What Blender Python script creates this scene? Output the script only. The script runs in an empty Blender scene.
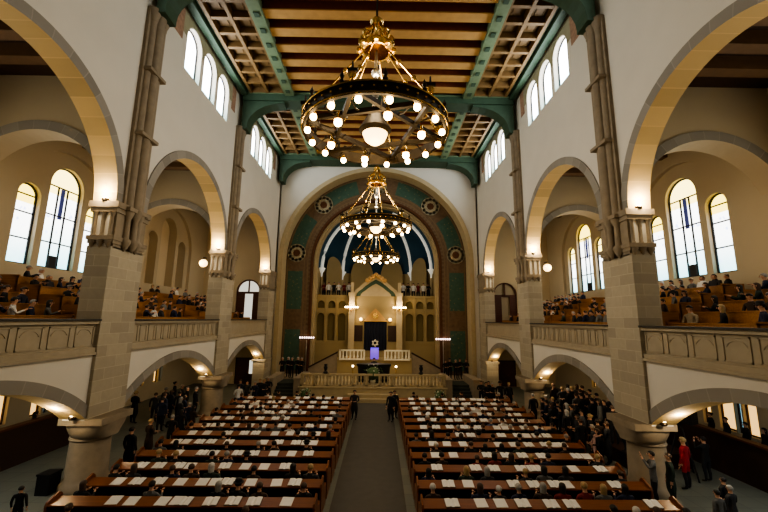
import bpy, bmesh, math, random
from mathutils import Vector, Matrix
random.seed(7)
SC = bpy.context.scene
COL = SC.collection
PI = math.pi
EYE = 6.1

# ------------------------------------------------------------------ node helpers
class NT:
    def __init__(s, name):
        s.m = bpy.data.materials.new(name); s.m.use_nodes = True
        s.t = s.m.node_tree; s.n = s.t.nodes; s.l = s.t.links
        s.b = s.n['Principled BSDF']; s.o = s.n['Material Output']
    def node(s, ty, **k):
        n = s.n.new(ty)
        for a, v in k.items(): setattr(n, a, v)
        return n
    def link(s, a, b): s.l.new(a, b)
    def math(s, op, a, b=0.0, c=0.0):
        n = s.node('ShaderNodeMath', operation=op)
        for i, v in enumerate((a, b, c)):
            if i >= len(n.inputs): break
            if hasattr(v, 'is_linked'): s.link(v, n.inputs[i])
            else: n.inputs[i].default_value = v
        return n.outputs[0]
    def mix(s, f, a, b):
        n = s.node('ShaderNodeMix', data_type='RGBA')
        if hasattr(f, 'is_linked'): s.link(f, n.inputs[0])
        else: n.inputs[0].default_value = f
        for i, v in ((6, a), (7, b)):
            if hasattr(v, 'is_linked'): s.link(v, n.inputs[i])
            else: n.inputs[i].default_value = (*v, 1)
        return n.outputs[2]
    def noise(s, scale, detail=3, vec=None):
        n = s.node('ShaderNodeTexNoise'); n.inputs['Scale'].default_value = scale; n.inputs['Detail'].default_value = detail
        if vec is not None: s.link(vec, n.inputs['Vector'])
        return n.outputs['Fac']
    def obj(s):
        return s.node('ShaderNodeTexCoord').outputs['Object']
    def sep(s, v):
        n = s.node('ShaderNodeSeparateXYZ'); s.link(v, n.inputs[0]); return n.outputs
    def comb(s, x, y, z=0.0):
        n = s.node('ShaderNodeCombineXYZ')
        for i, v in enumerate((x, y, z)):
            if hasattr(v, 'is_linked'): s.link(v, n.inputs[i])
            else: n.inputs[i].default_value = v
        return n.outputs[0]
    def base(s, c):
        if hasattr(c, 'is_linked'): s.link(c, s.b.inputs['Base Color'])
        else: s.b.inputs['Base Color'].default_value = (*c, 1)
    def set(s, rough=.7, metal=0, em=None, es=0):
        s.b.inputs['Roughness'].default_value = rough; s.b.inputs['Metallic'].default_value = metal
        if em is not None:
            if hasattr(em, 'is_linked'): s.link(em, s.b.inputs['Emission Color'])
            else: s.b.inputs['Emission Color'].default_value = (*em, 1)
            s.b.inputs['Emission Strength'].default_value = es
        return s.m
    def bump(s, h, st=.2, d=.02):
        n = s.node('ShaderNodeBump'); n.inputs['Strength'].default_value = st; n.inputs['Distance'].default_value = d
        s.link(h, n.inputs['Height']); s.link(n.outputs[0], s.b.inputs['Normal'])

def plain(name, c, rough=.7, metal=0, em=None, es=0, var=.15, scale=4):
    t = NT(name)
    nz = t.noise(scale, 4, t.obj())
    t.base(t.mix(nz, tuple(v * (1 - var) for v in c), tuple(min(1, v * (1 + var)) for v in c)))
    return t.set(rough, metal, em, es)

def stone_mat(name, c, bw=1.1, bh=.42):
    t = NT(name); o = t.obj(); x, y, z = t.sep(o)[0:3]
    v = t.comb(t.math('ADD', x, y), z)
    br = t.node('ShaderNodeTexBrick'); t.link(v, br.inputs['Vector'])
    br.inputs['Scale'].default_value = 1; br.inputs['Brick Width'].default_value = bw; br.inputs['Row Height'].default_value = bh
    br.inputs['Mortar Size'].default_value = .012; br.inputs['Mortar Smooth'].default_value = .3
    br.inputs['Color1'].default_value = (*[a * 1.1 for a in c], 1); br.inputs['Color2'].default_value = (*[a * .85 for a in c], 1)
    br.inputs['Mortar'].default_value = (*[min(1, a * 1.25) for a in c], 1)
    nz = t.noise(6, 5, o)
    t.base(t.mix(t.math('MULTIPLY', nz, .35), br.outputs['Color'], tuple(a * .6 for a in c)))
    t.bump(nz, .3, .02)
    return t.set(.85)

def voussoir_mat(name, c):
    # stones of an arch: u of the UV map counts stones along the curve
    t = NT(name); uv = t.node('ShaderNodeTexCoord').outputs['UV']; u, v = t.sep(uv)[0:2]
    fr = t.math('FRACT', u); edge = t.math('LESS_THAN', t.math('ABSOLUTE', t.math('SUBTRACT', fr, .5)), .475)
    cell = t.node('ShaderNodeTexWhiteNoise', noise_dimensions='1D'); t.link(t.math('FLOOR', u), cell.inputs['W'])
    cc = t.mix(cell.outputs['Value'], tuple(a * .85 for a in c), tuple(min(1, a * 1.12) for a in c))
    t.base(t.mix(edge, tuple(min(1, a * 1.18) for a in c), cc))
    return t.set(.85)

M = {}
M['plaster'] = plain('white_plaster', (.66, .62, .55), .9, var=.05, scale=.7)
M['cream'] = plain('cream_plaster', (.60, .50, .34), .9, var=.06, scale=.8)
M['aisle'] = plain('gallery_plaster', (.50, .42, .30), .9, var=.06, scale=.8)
M['stone'] = stone_mat('sandstone_blocks', (.43, .375, .285))
M['stone2'] = plain('carved_sandstone', (.29, .235, .17), .85, var=.25, scale=3)
M['stone_light'] = plain('pale_carved_stone', (.46, .37, .23), .8, var=.12, scale=3)
M['vous'] = voussoir_mat('grey_voussoirs', (.30, .275, .24))
M['soffit'] = voussoir_mat('sandstone_soffit', (.56, .42, .22))
M['rail'] = plain('dark_rail', (.045, .04, .035), .5)
M['green'] = plain('green_painted_timber', (.05, .092, .056), .6, var=.2)
M['green_light'] = plain('pale_green_timber', (.16, .22, .13), .6, var=.2)
M['orange'] = plain('ochre_timber', (.55, .33, .13), .55, var=.2, scale=2)
M['coffer_rib'] = plain('tan_coffer_timber', (.21, .125, .05), .6, var=.15)
M['coffer_back'] = plain('olive_coffer_panel', (.12, .085, .035), .6, var=.4, scale=1.6)
M['inset'] = plain('brown_inset_panel', (.15, .085, .028), .6, var=.4, scale=2)
M['frieze'] = plain('olive_frieze_paint', (.36, .34, .24), .9, var=.12, scale=5)
M['rosepanel'] = plain('rose_ornament_paint', (.38, .24, .17), .9, var=.5, scale=6)
M['redbrown'] = plain('dark_red_timber', (.24, .07, .03), .6, var=.25)
M['darkwood'] = plain('dark_timber', (.06, .03, .018), .6, var=.3)
M['gallery_joist'] = plain('brown_joist', (.17, .10, .055), .6, var=.2)
M['black'] = plain('black_lacquer', (.01, .01, .011), .5)
M['bronze'] = plain('dark_bronze', (.045, .03, .014), .5, .5, var=.4, scale=9)
M['gold'] = plain('gilt_metal', (.75, .50, .18), .25, .9, var=.25, scale=12)
M['silver'] = plain('silvery_metal', (.5, .5, .48), .3, .9)
M['white'] = plain('white_stone', (.78, .72, .58), .6, var=.04)
M['glassrim'] = plain('black_iron', (.02, .022, .025), .6)
M['leaf'] = plain('leafy_green', (.10, .16, .07), .8, var=.6, scale=20)
M['flower'] = plain('pale_petals', (.55, .55, .45), .8, var=.3, scale=20)

def wood(name, c, rough=.35):
    t = NT(name); o = t.obj()
    mp = t.node('ShaderNodeMapping'); mp.inputs['Scale'].default_value = (.6, 8, 8); t.link(o, mp.inputs[0])
    nz = t.noise(2.5, 5, mp.outputs[0])
    t.base(t.mix(nz, tuple(v * .6 for v in c), tuple(v * 1.35 for v in c)))
    return t.set(rough)
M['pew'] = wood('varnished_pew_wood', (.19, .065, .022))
M['pew_dark'] = wood('shaded_pew_wood', (.035, .014, .008), .5)  # pew wood again, with the shade between the rows put into its colour
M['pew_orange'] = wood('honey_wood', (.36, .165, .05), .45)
M['bench_dark'] = wood('dark_aisle_wood', (.045, .02, .012), .5)
M['door'] = wood('brown_door_wood', (.12, .04, .018), .5)

def floor_mat():
    t = NT('stone_floor'); o = t.obj()
    br = t.node('ShaderNodeTexBrick'); t.link(o, br.inputs['Vector']); br.offset = 0
    br.inputs['Scale'].default_value = 1; br.inputs['Brick Width'].default_value = .8; br.inputs['Row Height'].default_value = .8
    br.inputs['Mortar Size'].default_value = .012
    br.inputs['Color1'].default_value = (.16, .16, .13, 1); br.inputs['Color2'].default_value = (.125, .13, .11, 1); br.inputs['Mortar'].default_value = (.08, .08, .07, 1)
    t.base(t.mix(t.math('MULTIPLY', t.noise(1.3, 4, o), .6), br.outputs['Color'], (.15, .16, .14)))
    return t.set(.55)
M['floor'] = floor_mat()
M['carpet'] = plain('grey_brown_runner', (.10, .09, .075), .9, var=.15, scale=3)

def glass_mat(name, seed, strength, warm=.35, top=.78):
    # backlit leaded glass: warm tinted head, clear field, blue-green foot, stray coloured panes; uses UV v along the height
    t = NT(name); uv = t.node('ShaderNodeTexCoord').outputs['UV']; u, v = t.sep(uv)[0:2]
    vec = t.comb(t.math('MULTIPLY', u, 3), t.math('MULTIPLY', v, 7), float(seed))
    nz = t.noise(2.2, 2, vec)
    head = t.math('GREATER_THAN', v, top)
    low = t.node('ShaderNodeMapRange'); t.link(v, low.inputs[0]); low.inputs[1].default_value = .45; low.inputs[2].default_value = .0
    c = t.mix(t.math('MULTIPLY', low.outputs[0], .8), (1, 1, .97), (.14, .55, .62))
    c = t.mix(t.math('GREATER_THAN', nz, .66), c, (.55, .62, .9))
    c = t.mix(t.math('MULTIPLY', head, warm), c, (1, .72, .0))
    t.base((.1, .1, .1))
    return t.set(.2, 0, c, strength)
M['glass'] = glass_mat('stained_glass', 1, 3.2, .85, .76)
M['glass2'] = glass_mat('stained_glass_pale', 5, 3.4, .7, .72)
M['glass_clear'] = glass_mat('clerestory_glass', 9, 7.5, .1, .95)
M['glass_warm'] = plain('amber_lit_glass', (.3, .2, .1), .3, em=(1, .62, .22), es=1.3)
M['glass_blue'] = plain('blue_lit_glass', (.1, .2, .3), .3, em=(.35, .62, .72), es=.9)
M['glass_dim'] = plain('pale_lit_glass', (.3, .3, .3), .3, em=(.75, .72, .62), es=.9)
def emis(name, c, s): return plain(name, c, .4, em=c, es=s, var=0)
M['bulb'] = emis('warm_bulb_glass', (1, .74, .40), 15)
M['bowl'] = emis('frosted_bowl_glass', (1, .72, .36), 3.2)
M['flood'] = emis('flood_lamp_glass', (1, .72, .36), 22)
M['pinklamp'] = emis('rose_lamp_glass', (1, .72, .72), 4)
M['violet'] = plain('violet_velvet_lit', (.16, .08, .6), .6, em=(.22, .12, .9), es=.55)  # small glow in the cloth stands in for the light on it
M['curtain'] = plain('midnight_velvet', (.012, .014, .03), .8)
M['domeblue'] = plain('deep_blue_vault', (.018, .065, .11), .7, var=.3, scale=.8)
M['rib'] = plain('pale_vault_rib', (.85, .84, .78), .5, em=(.9, .92, .85), es=.22)  # faint glow added to brighten the ribs, which hold no lamp
M['bluepane'] = plain('blue_violet_glass', (.05, .05, .2), .3, em=(.07, .09, .22), es=.5)
M['paper'] = plain('white_pages', (.66, .63, .58), .8, var=.04)
M['cover'] = plain('book_cover', (.05, .045, .05), .7)
M['flesh'] = plain('skin', (.52, .30, .20), .6, var=.1)
M['trouser'] = plain('dark_trousers', (.018, .018, .024), .9)
M['shoe'] = plain('black_shoes', (.008, .008, .008), .4)
M['redcoat'] = plain('red_coat_wool', (.35, .02, .03), .8)

def tint(name, rough=.85, k=1):
    t = NT(name); oi = t.node('ShaderNodeObjectInfo'); nz = t.noise(14, 3, t.obj())
    t.base(t.mix(t.math('MULTIPLY', nz, .5), oi.outputs['Color'], (.02, .02, .02))); return t.set(rough)
M['cloth'] = tint('garment_cloth')
M['hair'] = tint('hair_strands', .6)

# painted arch band: colour follows the distance from the arch axis (object origin = arch centre)
def band_mat():
    t = NT('painted_ornament'); o = t.obj(); x, y, z = t.sep(o)[0:3]
    ax = t.math('ABSOLUTE', x); zp = t.math('MAXIMUM', z, 0)
    r = t.math('SQRT', t.math('ADD', t.math('MULTIPLY', ax, ax), t.math('MULTIPLY', zp, zp)))
    ang = t.math('ARCTAN2', z, ax)
    s = t.math('MULTIPLY', ang, 8.2); below = t.math('LESS_THAN', z, 0)
    al = t.math('ADD', t.math('MULTIPLY', t.math('SUBTRACT', 1, below), s), t.math('MULTIPLY', below, z))
    br = t.noise(3.5, 5, o); vr = t.node('ShaderNodeTexVoronoi'); vr.inputs['Scale'].default_value = 3.2; t.link(o, vr.inputs['Vector'])
    brown = t.mix(br, (.08, .05, .03), (.25, .165, .095))
    green = t.mix(t.math('LESS_THAN', vr.outputs['Distance'], .22), t.mix(br, (.04, .085, .062), (.085, .155, .11)), (.17, .17, .09))
    # field between inner and outer border
    fin = t.math('MULTIPLY', t.math('GREATER_THAN', r, 7.55), t.math('LESS_THAN', r, 9.05))
    # panels along the length, separated by brown ornament (period ~ 5.6 m)
    fr = t.math('FRACT', t.math('ADD', t.math('DIVIDE', al, 5.9), .5))
    pan = t.math('GREATER_THAN', t.math('ABSOLUTE', t.math('SUBTRACT', fr, .5)), .17)
    wav = t.math('ADD', t.math('MULTIPLY', br, .9), 0)
    c = t.mix(t.math('MULTIPLY', fin, pan), brown, green)
    line = t.math('LESS_THAN', t.math('ABSOLUTE', t.math('SUBTRACT', t.math('FRACT', t.math('MULTIPLY', r, 2.9)), .5)), .10)
    c = t.mix(t.math('MULTIPLY', line, t.math('SUBTRACT', 1, fin)), c, (.22, .15, .08))
    inner = t.math('LESS_THAN', r, 7.0)
    dots = t.math('LESS_THAN', t.math('ABSOLUTE', t.math('SUBTRACT', t.math('FRACT', t.math('MULTIPLY', al, 2.2)), .5)), .22)
    c = t.mix(t.math('MULTIPLY', inner, dots), c, (.20, .14, .085))
    t.base(c); return t.set(.8)
M['band'] = band_mat()
M['medal'] = plain('medallion_paint', (.34, .29, .19), .8, var=.35, scale=6)
M['medal_dark'] = plain('medallion_centre', (.12, .05, .02), .8, var=.4, scale=8)
M['screen'] = plain('ochre_plaster', (.36, .28, .15), .9, var=.08, scale=1)
M['parapet'] = plain('parapet_sandstone', (.40, .34, .25), .85, var=.12, scale=3)
M['niche_olive'] = plain('olive_niche', (.19, .15, .07), .85, var=.12)

# ------------------------------------------------------------------ mesh builder
class MB:
    def __init__(s): s.v = []; s.f = []; s.m = []; s.uv = {}
    def face(s, pts, m=0, uvs=None):
        i = len(s.v); s.v += [tuple(p) for p in pts]; s.f.append(tuple(range(i, i + len(pts)))); s.m.append(m)
        if uvs: s.uv[len(s.f) - 1] = uvs
    def box(s, x0, x1, y0, y1, z0, z1, m=0):
        i = len(s.v)
        s.v += [(x, y, z) for x in (x0, x1) for y in (y0, y1) for z in (z0, z1)]
        for q in ((0, 1, 3, 2), (4, 6, 7, 5), (0, 4, 5, 1), (2, 3, 7, 6), (0, 2, 6, 4), (1, 5, 7, 3)):
            s.f.append(tuple(i + k for k in q)); s.m.append(m)
        return s
    def prism(s, poly, mp, d0, d1, m=0):
        # poly: list of (u,z); mp(u,z,d)->xyz
        i = len(s.v); n = len(poly)
        s.v += [mp(u, z, d0) for u, z in poly] + [mp(u, z, d1) for u, z in poly]
        s.f.append(tuple(range(i, i + n))); s.m.append(m); s.f.append(tuple(range(i + 2 * n - 1, i + n - 1, -1))); s.m.append(m)
        for k in range(n):
            s.f.append((i + k, i + (k + 1) % n, i + n + (k + 1) % n, i + n + k)); s.m.append(m)
        return s
    def lathe(s, prof, c=(0, 0, 0), n=16, m=0, sq=1.0):
        i = len(s.v)
        for r, z in prof:
            for k in range(n):
                a = 2 * PI * k / n; s.v.append((c[0] + r * math.cos(a), c[1] + r * math.sin(a) * sq, c[2] + z))
        for j in range(len(prof) - 1):
            for k in range(n):
                s.f.append((i + j * n + k, i + j * n + (k + 1) % n, i + (j + 1) * n + (k + 1) % n, i + (j + 1) * n + k)); s.m.append(m)
        if prof[0][0] > 1e-5: s.f.append(tuple(i + k for k in range(n))[::-1]); s.m.append(m)
        if prof[-1][0] > 1e-5: s.f.append(tuple(i + (len(prof) - 1) * n + k for k in range(n))); s.m.append(m)
        return s
    def sphere(s, c, r, n=10, m=0, sz=1.0):
        h = n // 2
        return s.lathe([(max(r * math.sin(PI * j / h), 1e-6), -r * sz * math.cos(PI * j / h)) for j in range(h + 1)], c, n, m)
    def tube(s, pts, r, n=8, m=0, closed=False):
        P = [Vector(p) for p in pts]; i = len(s.v); L = len(P)
        for k, p in enumerate(P):
            a = P[(k - 1) % L] if (closed or k > 0) else p; b = P[(k + 1) % L] if (closed or k < L - 1) else p
            d = (b - a).normalized(); ref = Vector((0, 0, 1)) if abs(d.z) < .95 else Vector((1, 0, 0))
            x = d.cross(ref).normalized(); y = d.cross(x)
            rr = r[k] if isinstance(r, (list, tuple)) else r
            for j in range(n):
                t = 2 * PI * j / n; s.v.append(tuple(p + x * math.cos(t) * rr + y * math.sin(t) * rr))
        for k in range(L if closed else L - 1):
            k2 = (k + 1) % L
            for j in range(n):
                s.f.append((i + k * n + j, i + k * n + (j + 1) % n, i + k2 * n + (j + 1) % n, i + k2 * n + j)); s.m.append(m)
        if not closed:
            s.f.append(tuple(i + j for j in range(n))[::-1]); s.m.append(m)
            s.f.append(tuple(i + (L - 1) * n + j for j in range(n))); s.m.append(m)
        return s
    def mesh(s, name, mats, smooth=False):
        me = bpy.data.meshes.new(name); me.from_pydata(s.v, [], s.f)
        for m in (mats if isinstance(mats, (list, tuple)) else [mats]): me.materials.append(M[m] if isinstance(m, str) else m)
        me.polygons.foreach_set('material_index', s.m)
        if s.uv:
            ul = me.uv_layers.new(name='UVMap')
            for fi, uvs in s.uv.items():
                p = me.polygons[fi]
                for k, li in enumerate(p.loop_indices): ul.data[li].uv = uvs[k]
        bm = bmesh.new(); bm.from_mesh(me); bmesh.ops.remove_doubles(bm, verts=bm.verts, dist=1e-5)
        bmesh.ops.recalc_face_normals(bm, faces=bm.faces); bm.to_mesh(me); bm.free()
        if smooth:
            me.polygons.foreach_set('use_smooth', [True] * len(me.polygons)); me.set_sharp_from_angle(angle=math.radians(40))
        return me
    def build(s, name, mats, parent=None, smooth=False, loc=None):
        o = bpy.data.objects.new(name, s.mesh(name, mats, smooth)); COL.objects.link(o)
        if parent: o.parent = parent
        if loc: o.location = loc
        return o

def tag(o, label=None, cat=None, group=None, kind=None):
    if label: o['label'] = label
    if cat: o['category'] = cat
    if group: o['group'] = group
    if kind: o['kind'] = kind
    return o
def struct(o): o['kind'] = 'structure'; return o
def empty(name, loc=(0, 0, 0), rz=0, label=None, cat=None, group=None):
    o = bpy.data.objects.new(name, None); COL.objects.link(o); o.location = loc; o.rotation_euler = (0, 0, rz); o.empty_display_size = .2
    return tag(o, label, cat, group)
KIDS = {}
def copy_tree(o, parent=None):
    c = o.copy(); COL.objects.link(c)
    if parent: c.parent = parent
    for ch in list(o.children): copy_tree(ch, c)
    return c
ORD = ['first', 'second', 'third', 'fourth', 'fifth', 'sixth', 'seventh', 'eighth', 'ninth', 'tenth', 'eleventh', 'twelfth', 'thirteenth', 'fourteenth', 'fifteenth', 'sixteenth', 'seventeenth', 'eighteenth', 'nineteenth', 'twentieth']

def arc(c, h, zs, rise, n=28, off=0.0):
    R = (h * h + rise * rise) / (2 * rise); zc = zs + rise - R; a0 = math.asin(min(1, h / R))
    if rise > h * .999: a0 = PI / 2
    return [(c + (R + off) * math.sin(-a0 + 2 * a0 * k / n), zc + (R + off) * math.cos(-a0 + 2 * a0 * k / n)) for k in range(n + 1)]

def slab(mb, mp, u0, u1, z0, z1, th, ops, m=0, n=28):
    """wall between depth 0 and th with arched openings (c, h, zb, zs, rise); zb None = open to the bottom"""
    def bothq(a, b, c, d):
        for dd in (0, th): mb.face([mp(*p, dd) for p in (a, b, c, d)], m)
    def rev(a, b):
        mb.face([mp(*a, 0), mp(*b, 0), mp(*b, th), mp(*a, th)], m)
    cur = u0
    for (c, h, zb, zs, rise) in sorted(ops):
        bothq((cur, z0), (c - h, z0), (c - h, z1), (cur, z1))
        pts = arc(c, h, zs, rise, n) if rise > 0 else [(c - h, zs), (c + h, zs)]
        pts[0] = (c - h, pts[0][1]); pts[-1] = (c + h, pts[-1][1])
        for a, b in zip(pts, pts[1:]):
            bothq(a, b, (b[0], z1), (a[0], z1)); rev(a, b)
        b0 = z0 if zb is None else zb
        rev((c - h, b0), (c - h, zs)); rev((c + h, b0), (c + h, zs))
        if zb is not None:
            bothq((c - h, z0), (c + h, z0), (c + h, zb), (c - h, zb)); rev((c - h, zb), (c + h, zb))
        cur = c + h
    bothq((cur, z0), (u1, z0), (u1, z1), (cur, z1))
    for a, b in (((u0, z1), (u1, z1)), ((u0, z0), (u0, z1)), ((u1, z0), (u1, z1))): rev(a, b)
    return mb

def ring(mb, mp, c, h, zs, rise, t, d0, d1, m=0, msof=None, step=.55, n=36, legs=0):
    """arch ring of thickness t outside the curve, depth d0..d1, with stones counted in the UV"""
    inner = arc(c, h, zs, rise, n); outer = arc(c, h, zs, rise, n, t)
    if legs:
        inner = [(c - h, zs - legs)] + inner + [(c + h, zs - legs)]; outer = [(c - h - t, zs - legs)] + outer + [(c + h + t, zs - legs)]
    L = 0; msof = m if msof is None else msof
    for k in range(len(inner) - 1):
        a, b, A, B = inner[k], inner[k + 1], outer[k], outer[k + 1]
        l2 = L + math.hypot(b[0] - a[0], b[1] - a[1]) / step
        for d in (d0, d1): mb.face([mp(*a, d), mp(*b, d), mp(*B, d), mp(*A, d)], m, [(L, 0), (l2, 0), (l2, 1), (L, 1)])
        mb.face([mp(*a, d0), mp(*b, d0), mp(*b, d1), mp(*a, d1)], msof, [(L, 0), (l2, 0), (l2, 1), (L, 1)])
        mb.face([mp(*A, d0), mp(*B, d0), mp(*B, d1), mp(*A, d1)], m, [(L, 0), (l2, 0), (l2, 1), (L, 1)])
        L = l2
    for a, A in ((inner[0], outer[0]), (inner[-1], outer[-1])):
        mb.face([mp(*a, d0), mp(*A, d0), mp(*A, d1), mp(*a, d1)], m, [(0, 0), (0, 1), (0, 1), (0, 0)])
    return mb

# ------------------------------------------------------------------ layout constants
W = 10.0; WT = .9
PIERS = [(3.85, 5.73), (14.05, 15.94), (24.28, 26.17), (34.5, 36.5)]
BAYS = [(9.89, 4.16), (20.11, 4.17), (30.33, 4.17)]
CZ = 10.52; SPR = 10.6; CEIL = 22.45; ENDY = 36.5
GFL = 4.95; PT = 6.0; PB = 4.8
OUT = 17.3
sidename = {-1: 'left', 1: 'right'}
def mpx(sg, X): return lambda u, z, d: (sg * (X + d), u, z)      # plane facing the nave, depth outward
def mpy(Y): return lambda u, z, d: (u, Y + d, z)                 # plane facing the camera

# ------------------------------------------------------------------ floor, ceilings, outer shell
struct(MB().box(-18.6, 18.6, -9, 47, -.3, 0).build('floor', 'floor'))
r_ = MB().box(-1.25, 1.25, -5, 29.0, .0, .012).build('aisle_runner', 'carpet'); tag(r_, 'long grey-brown runner down the centre aisle between the pews', 'carpet')
mb = MB().box(-18.6, 18.6, -9, 47, 23.1, 23.4)
struct(mb.build('ceiling', 'redbrown'))
struct(MB().box(-18.6, 18.6, -9.3, -8.8, 0, 23.2).build('wall_back', 'plaster'))

LOWW = {1: ((-2.6, .33, 'glass_warm'), (-2.03, .16, 'glass_blue'), (-1.4, .42, 'glass_warm'), (-.3, .25, 'glass_warm')),
        -1: ((-2.1, .5, 'glass_warm'), (-.1, .3, 'glass_warm'), (.5, .16, 'glass_blue'))}
for sg in (-1, 1):
    S = sidename[sg]
    mp = mpx(sg, W + .12)
    mb = MB()
    slab(mb, mp, 4.0, ENDY, 2.44, PB, WT - .12, [(c, h, None, 2.5, 1.5) for c, h in BAYS])
    slab(mb, mp, -8.8, ENDY, PB, 17.2, WT - .12, [(c, h, None, SPR, h) for c, h in BAYS])
    cl = []
    for c, h in BAYS:
        for k in (-1, 0, 1): cl.append((c + k * 1.93 + .2, .78, 19.0, 21.0 - .05, .78))
    slab(mb, mp, -8.8, ENDY, 17.2, 23.2, WT - .12, cl, n=12)
    struct(mb.build('wall_' + S, 'plaster'))
    for c, h in BAYS:
        mb = MB(); slab(mb, mpx(sg, W + .09), c - 3.0, c + 3.4, 20.75, 22.05, .06, [(c + k * 1.93 + .2, .84, None, 20.95, .84) for k in (-1, 0, 1)], n=12)
        struct(mb.build('trim_olive_frieze', 'frieze'))
        for ua, ub in ((c - 3.85, c - 3.0), (c + 3.4, c + 4.0)):
            mb = MB(); mb.prism([(ua, 20.3), (ub, 20.3), (ub, 22.05), (ua, 22.05)], mpx(sg, W + .09), 0, .06); struct(mb.build('trim_rose_panel', 'rosepanel'))
    # outer wall with window embrasures
    mb = MB(); mp = mpx(sg, OUT - .25)
    slab(mb, mp, -8.8, ENDY, 4.6, 16.3, .25, [(c, 3.35, 5.2, 11.7, 3.35) for c, h in BAYS])
    lowops = []
    for c, h in BAYS:
        for yy, hw, gm in LOWW[sg]: lowops.append((c + yy, hw, 1.1, 3.0, 0))
    slab(mb, mp, -8.8, ENDY, 0, 4.6, .6, lowops)
    mp = mpx(sg, OUT)
    ops = []
    for c, h in BAYS:
        ops += [(c - 2.12, .62, 8.6, 12.05, .62), (c, 1.1, 8.6, 13.15, 1.1), (c + 2.12, .62, 8.6, 12.05, .62)]
    slab(mb, mp, -8.8, ENDY, 4.6, 16.3, .9, ops, n=14)
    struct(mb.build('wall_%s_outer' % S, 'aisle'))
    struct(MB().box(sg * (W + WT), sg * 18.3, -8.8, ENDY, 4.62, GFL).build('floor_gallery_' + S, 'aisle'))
    struct(MB().box(sg * (W + WT), sg * 18.3, -8.8, ENDY, 16.25, 16.5).build('ceiling_gallery_' + S, 'darkwood'))
    # transverse walls
    mb = MB(); mr = MB()
    for (y0, y1) in PIERS[:3]:
        yy = (y0 + y1) / 2 - .45
        m_ = mpy(yy); c = sg * 14.1
        slab(mb, m_, *sorted((sg * (W + WT - .02), sg * OUT)), GFL, 16.3, .9, [(c, 3.15, None, SPR, 3.15)])
        ring(mr, m_, c, 3.15, SPR, 3.15, .42, -.06, .96, 0, 1, .6)
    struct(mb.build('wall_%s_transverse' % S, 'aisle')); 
    struct(mr.build('trim_%s_transverse_arches' % S, ['vous', 'aisle']))
    # end wall of the aisle / gallery
    mb = MB()
    slab(mb, mpy(ENDY), *sorted((sg * (W - .02), sg * 18.3)), 0, 4.8, .6, [(sg * 12.4, .95, None, 2.4, 0)])
    slab(mb, mpy(ENDY), *sorted((sg * (W - .02), sg * 18.3)), 4.8, 23.2, .6, [(sg * 12.6, 1.15, 4.95, 8.7, 1.15)])
    struct(mb.build('wall_%s_end' % S, 'cream'))

# windows -------------------------------------------------------------
wn = [0]
def window(mp, c, h, zb, zs, d, gm, bars_h, cols, fr=.07, thing=True, niche=None):
    """arched window: frame ring + bars (one mesh), pane"""
    wn[0] += 1
    fm = MB(); ring(fm, mp, c, h - fr, zs, h - fr, fr, d - .04, d + .08, n=16, legs=zs - zb)
    fm.prism([(c - h, zb), (c + h, zb), (c + h, zb + fr), (c - h, zb + fr)], mp, d - .04, d + .08)
    top = zs + h
    for z in bars_h:
        hw = h if z <= zs else math.sqrt(max(0, h * h - (z - zs) ** 2))
        fm.prism([(c - hw, z - .03), (c + hw, z - .03), (c + hw, z + .03), (c - hw, z + .03)], mp, d - .03, d + .05)
    for u in cols:
        tz = zs + math.sqrt(max(0, h * h - (u - c) ** 2)) if not bars_h else bars_h[-1]
        fm.prism([(u - .035, zb), (u + .035, zb), (u + .035, tz), (u - .035, tz)], mp, d - .03, d + .05)
    f = struct(fm.build('window_%d' % wn[0], 'glassrim'))
    g = MB(); P = [(c - h, zb)] + arc(c, h, zs, h, 16) + [(c + h, zb)]
    g.face([mp(u, z, d + .03) for u, z in P], 0, [((u - c + h) / (2 * h), (z - zb) / (top - zb)) for u, z in P])
    g.build('pane', gm, f)
    return f
for sg in (-1, 1):
    for bi, (c, h) in enumerate(BAYS):
        for k in (-1, 0, 1):
            window(mpx(sg, W + .12), c + k * 1.93 + .2, .78, 19.0, 20.95, .3, 'glass_clear', [], [], .05)
        for k, hw, zs in ((-1, .62, 12.05), (0, 1.1, 13.15), (1, .62, 12.05)):
            if sg == -1 and bi == 2:
                o = MB().box(-18.0, -17.95, c + k * 2.12 - hw, c + k * 2.12 + hw, 8.6, zs + hw).build('trim_blind_niche', 'cream'); struct(o); continue
            bars = [9.9, 11.2 if hw < 1 else 11.3, 12.1] if hw < 1 else [10.0, 11.5, 13.1]
            f = window(mpx(sg, OUT), c + k * 2.12, hw, 8.6, zs, .25, ('glass', 'glass2')[(k + bi) % 2], bars, [c - .3, c + .3] if k == 0 else [])
            if k == 0:
                q = MB(); q.prism([(c - .12, 11.35), (c + .12, 11.35), (c + .12, 13.05), (c - .12, 13.05)], mpx(sg, OUT), .23, .27); q.build('blue_pane', 'bluepane', f)
                q = MB(); q.prism([(c - .22, 8.62), (c + .22, 8.62), (c + .22, 9.3), (c - .22, 9.3)], mpx(sg, OUT), .23, .27); q.build('casement_latch_panel', 'glassrim', f)
        for yy, hw, gm in LOWW[sg]:
            wn[0] += 1
            mp = mpx(sg, OUT - .25); fm = MB(); y = c + yy
            for a in ((y - hw, y - hw + .05), (y + hw - .05, y + hw)): fm.prism([(a[0], 1.1), (a[1], 1.1), (a[1], 3.0), (a[0], 3.0)], mp, .15, .25)
            for z in (1.1, 2.94): fm.prism([(y - hw, z), (y + hw, z), (y + hw, z + .06), (y - hw, z + .06)], mp, .15, .25)
            f = struct(fm.build('window_%d' % wn[0], 'darkwood'))
            g = MB(); g.face([mp(u, z, .22) for u, z in ((y - hw, 1.1), (y + hw, 1.1), (y + hw, 3.0), (y - hw, 3.0))]); g.build('pane', gm, f)

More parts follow.
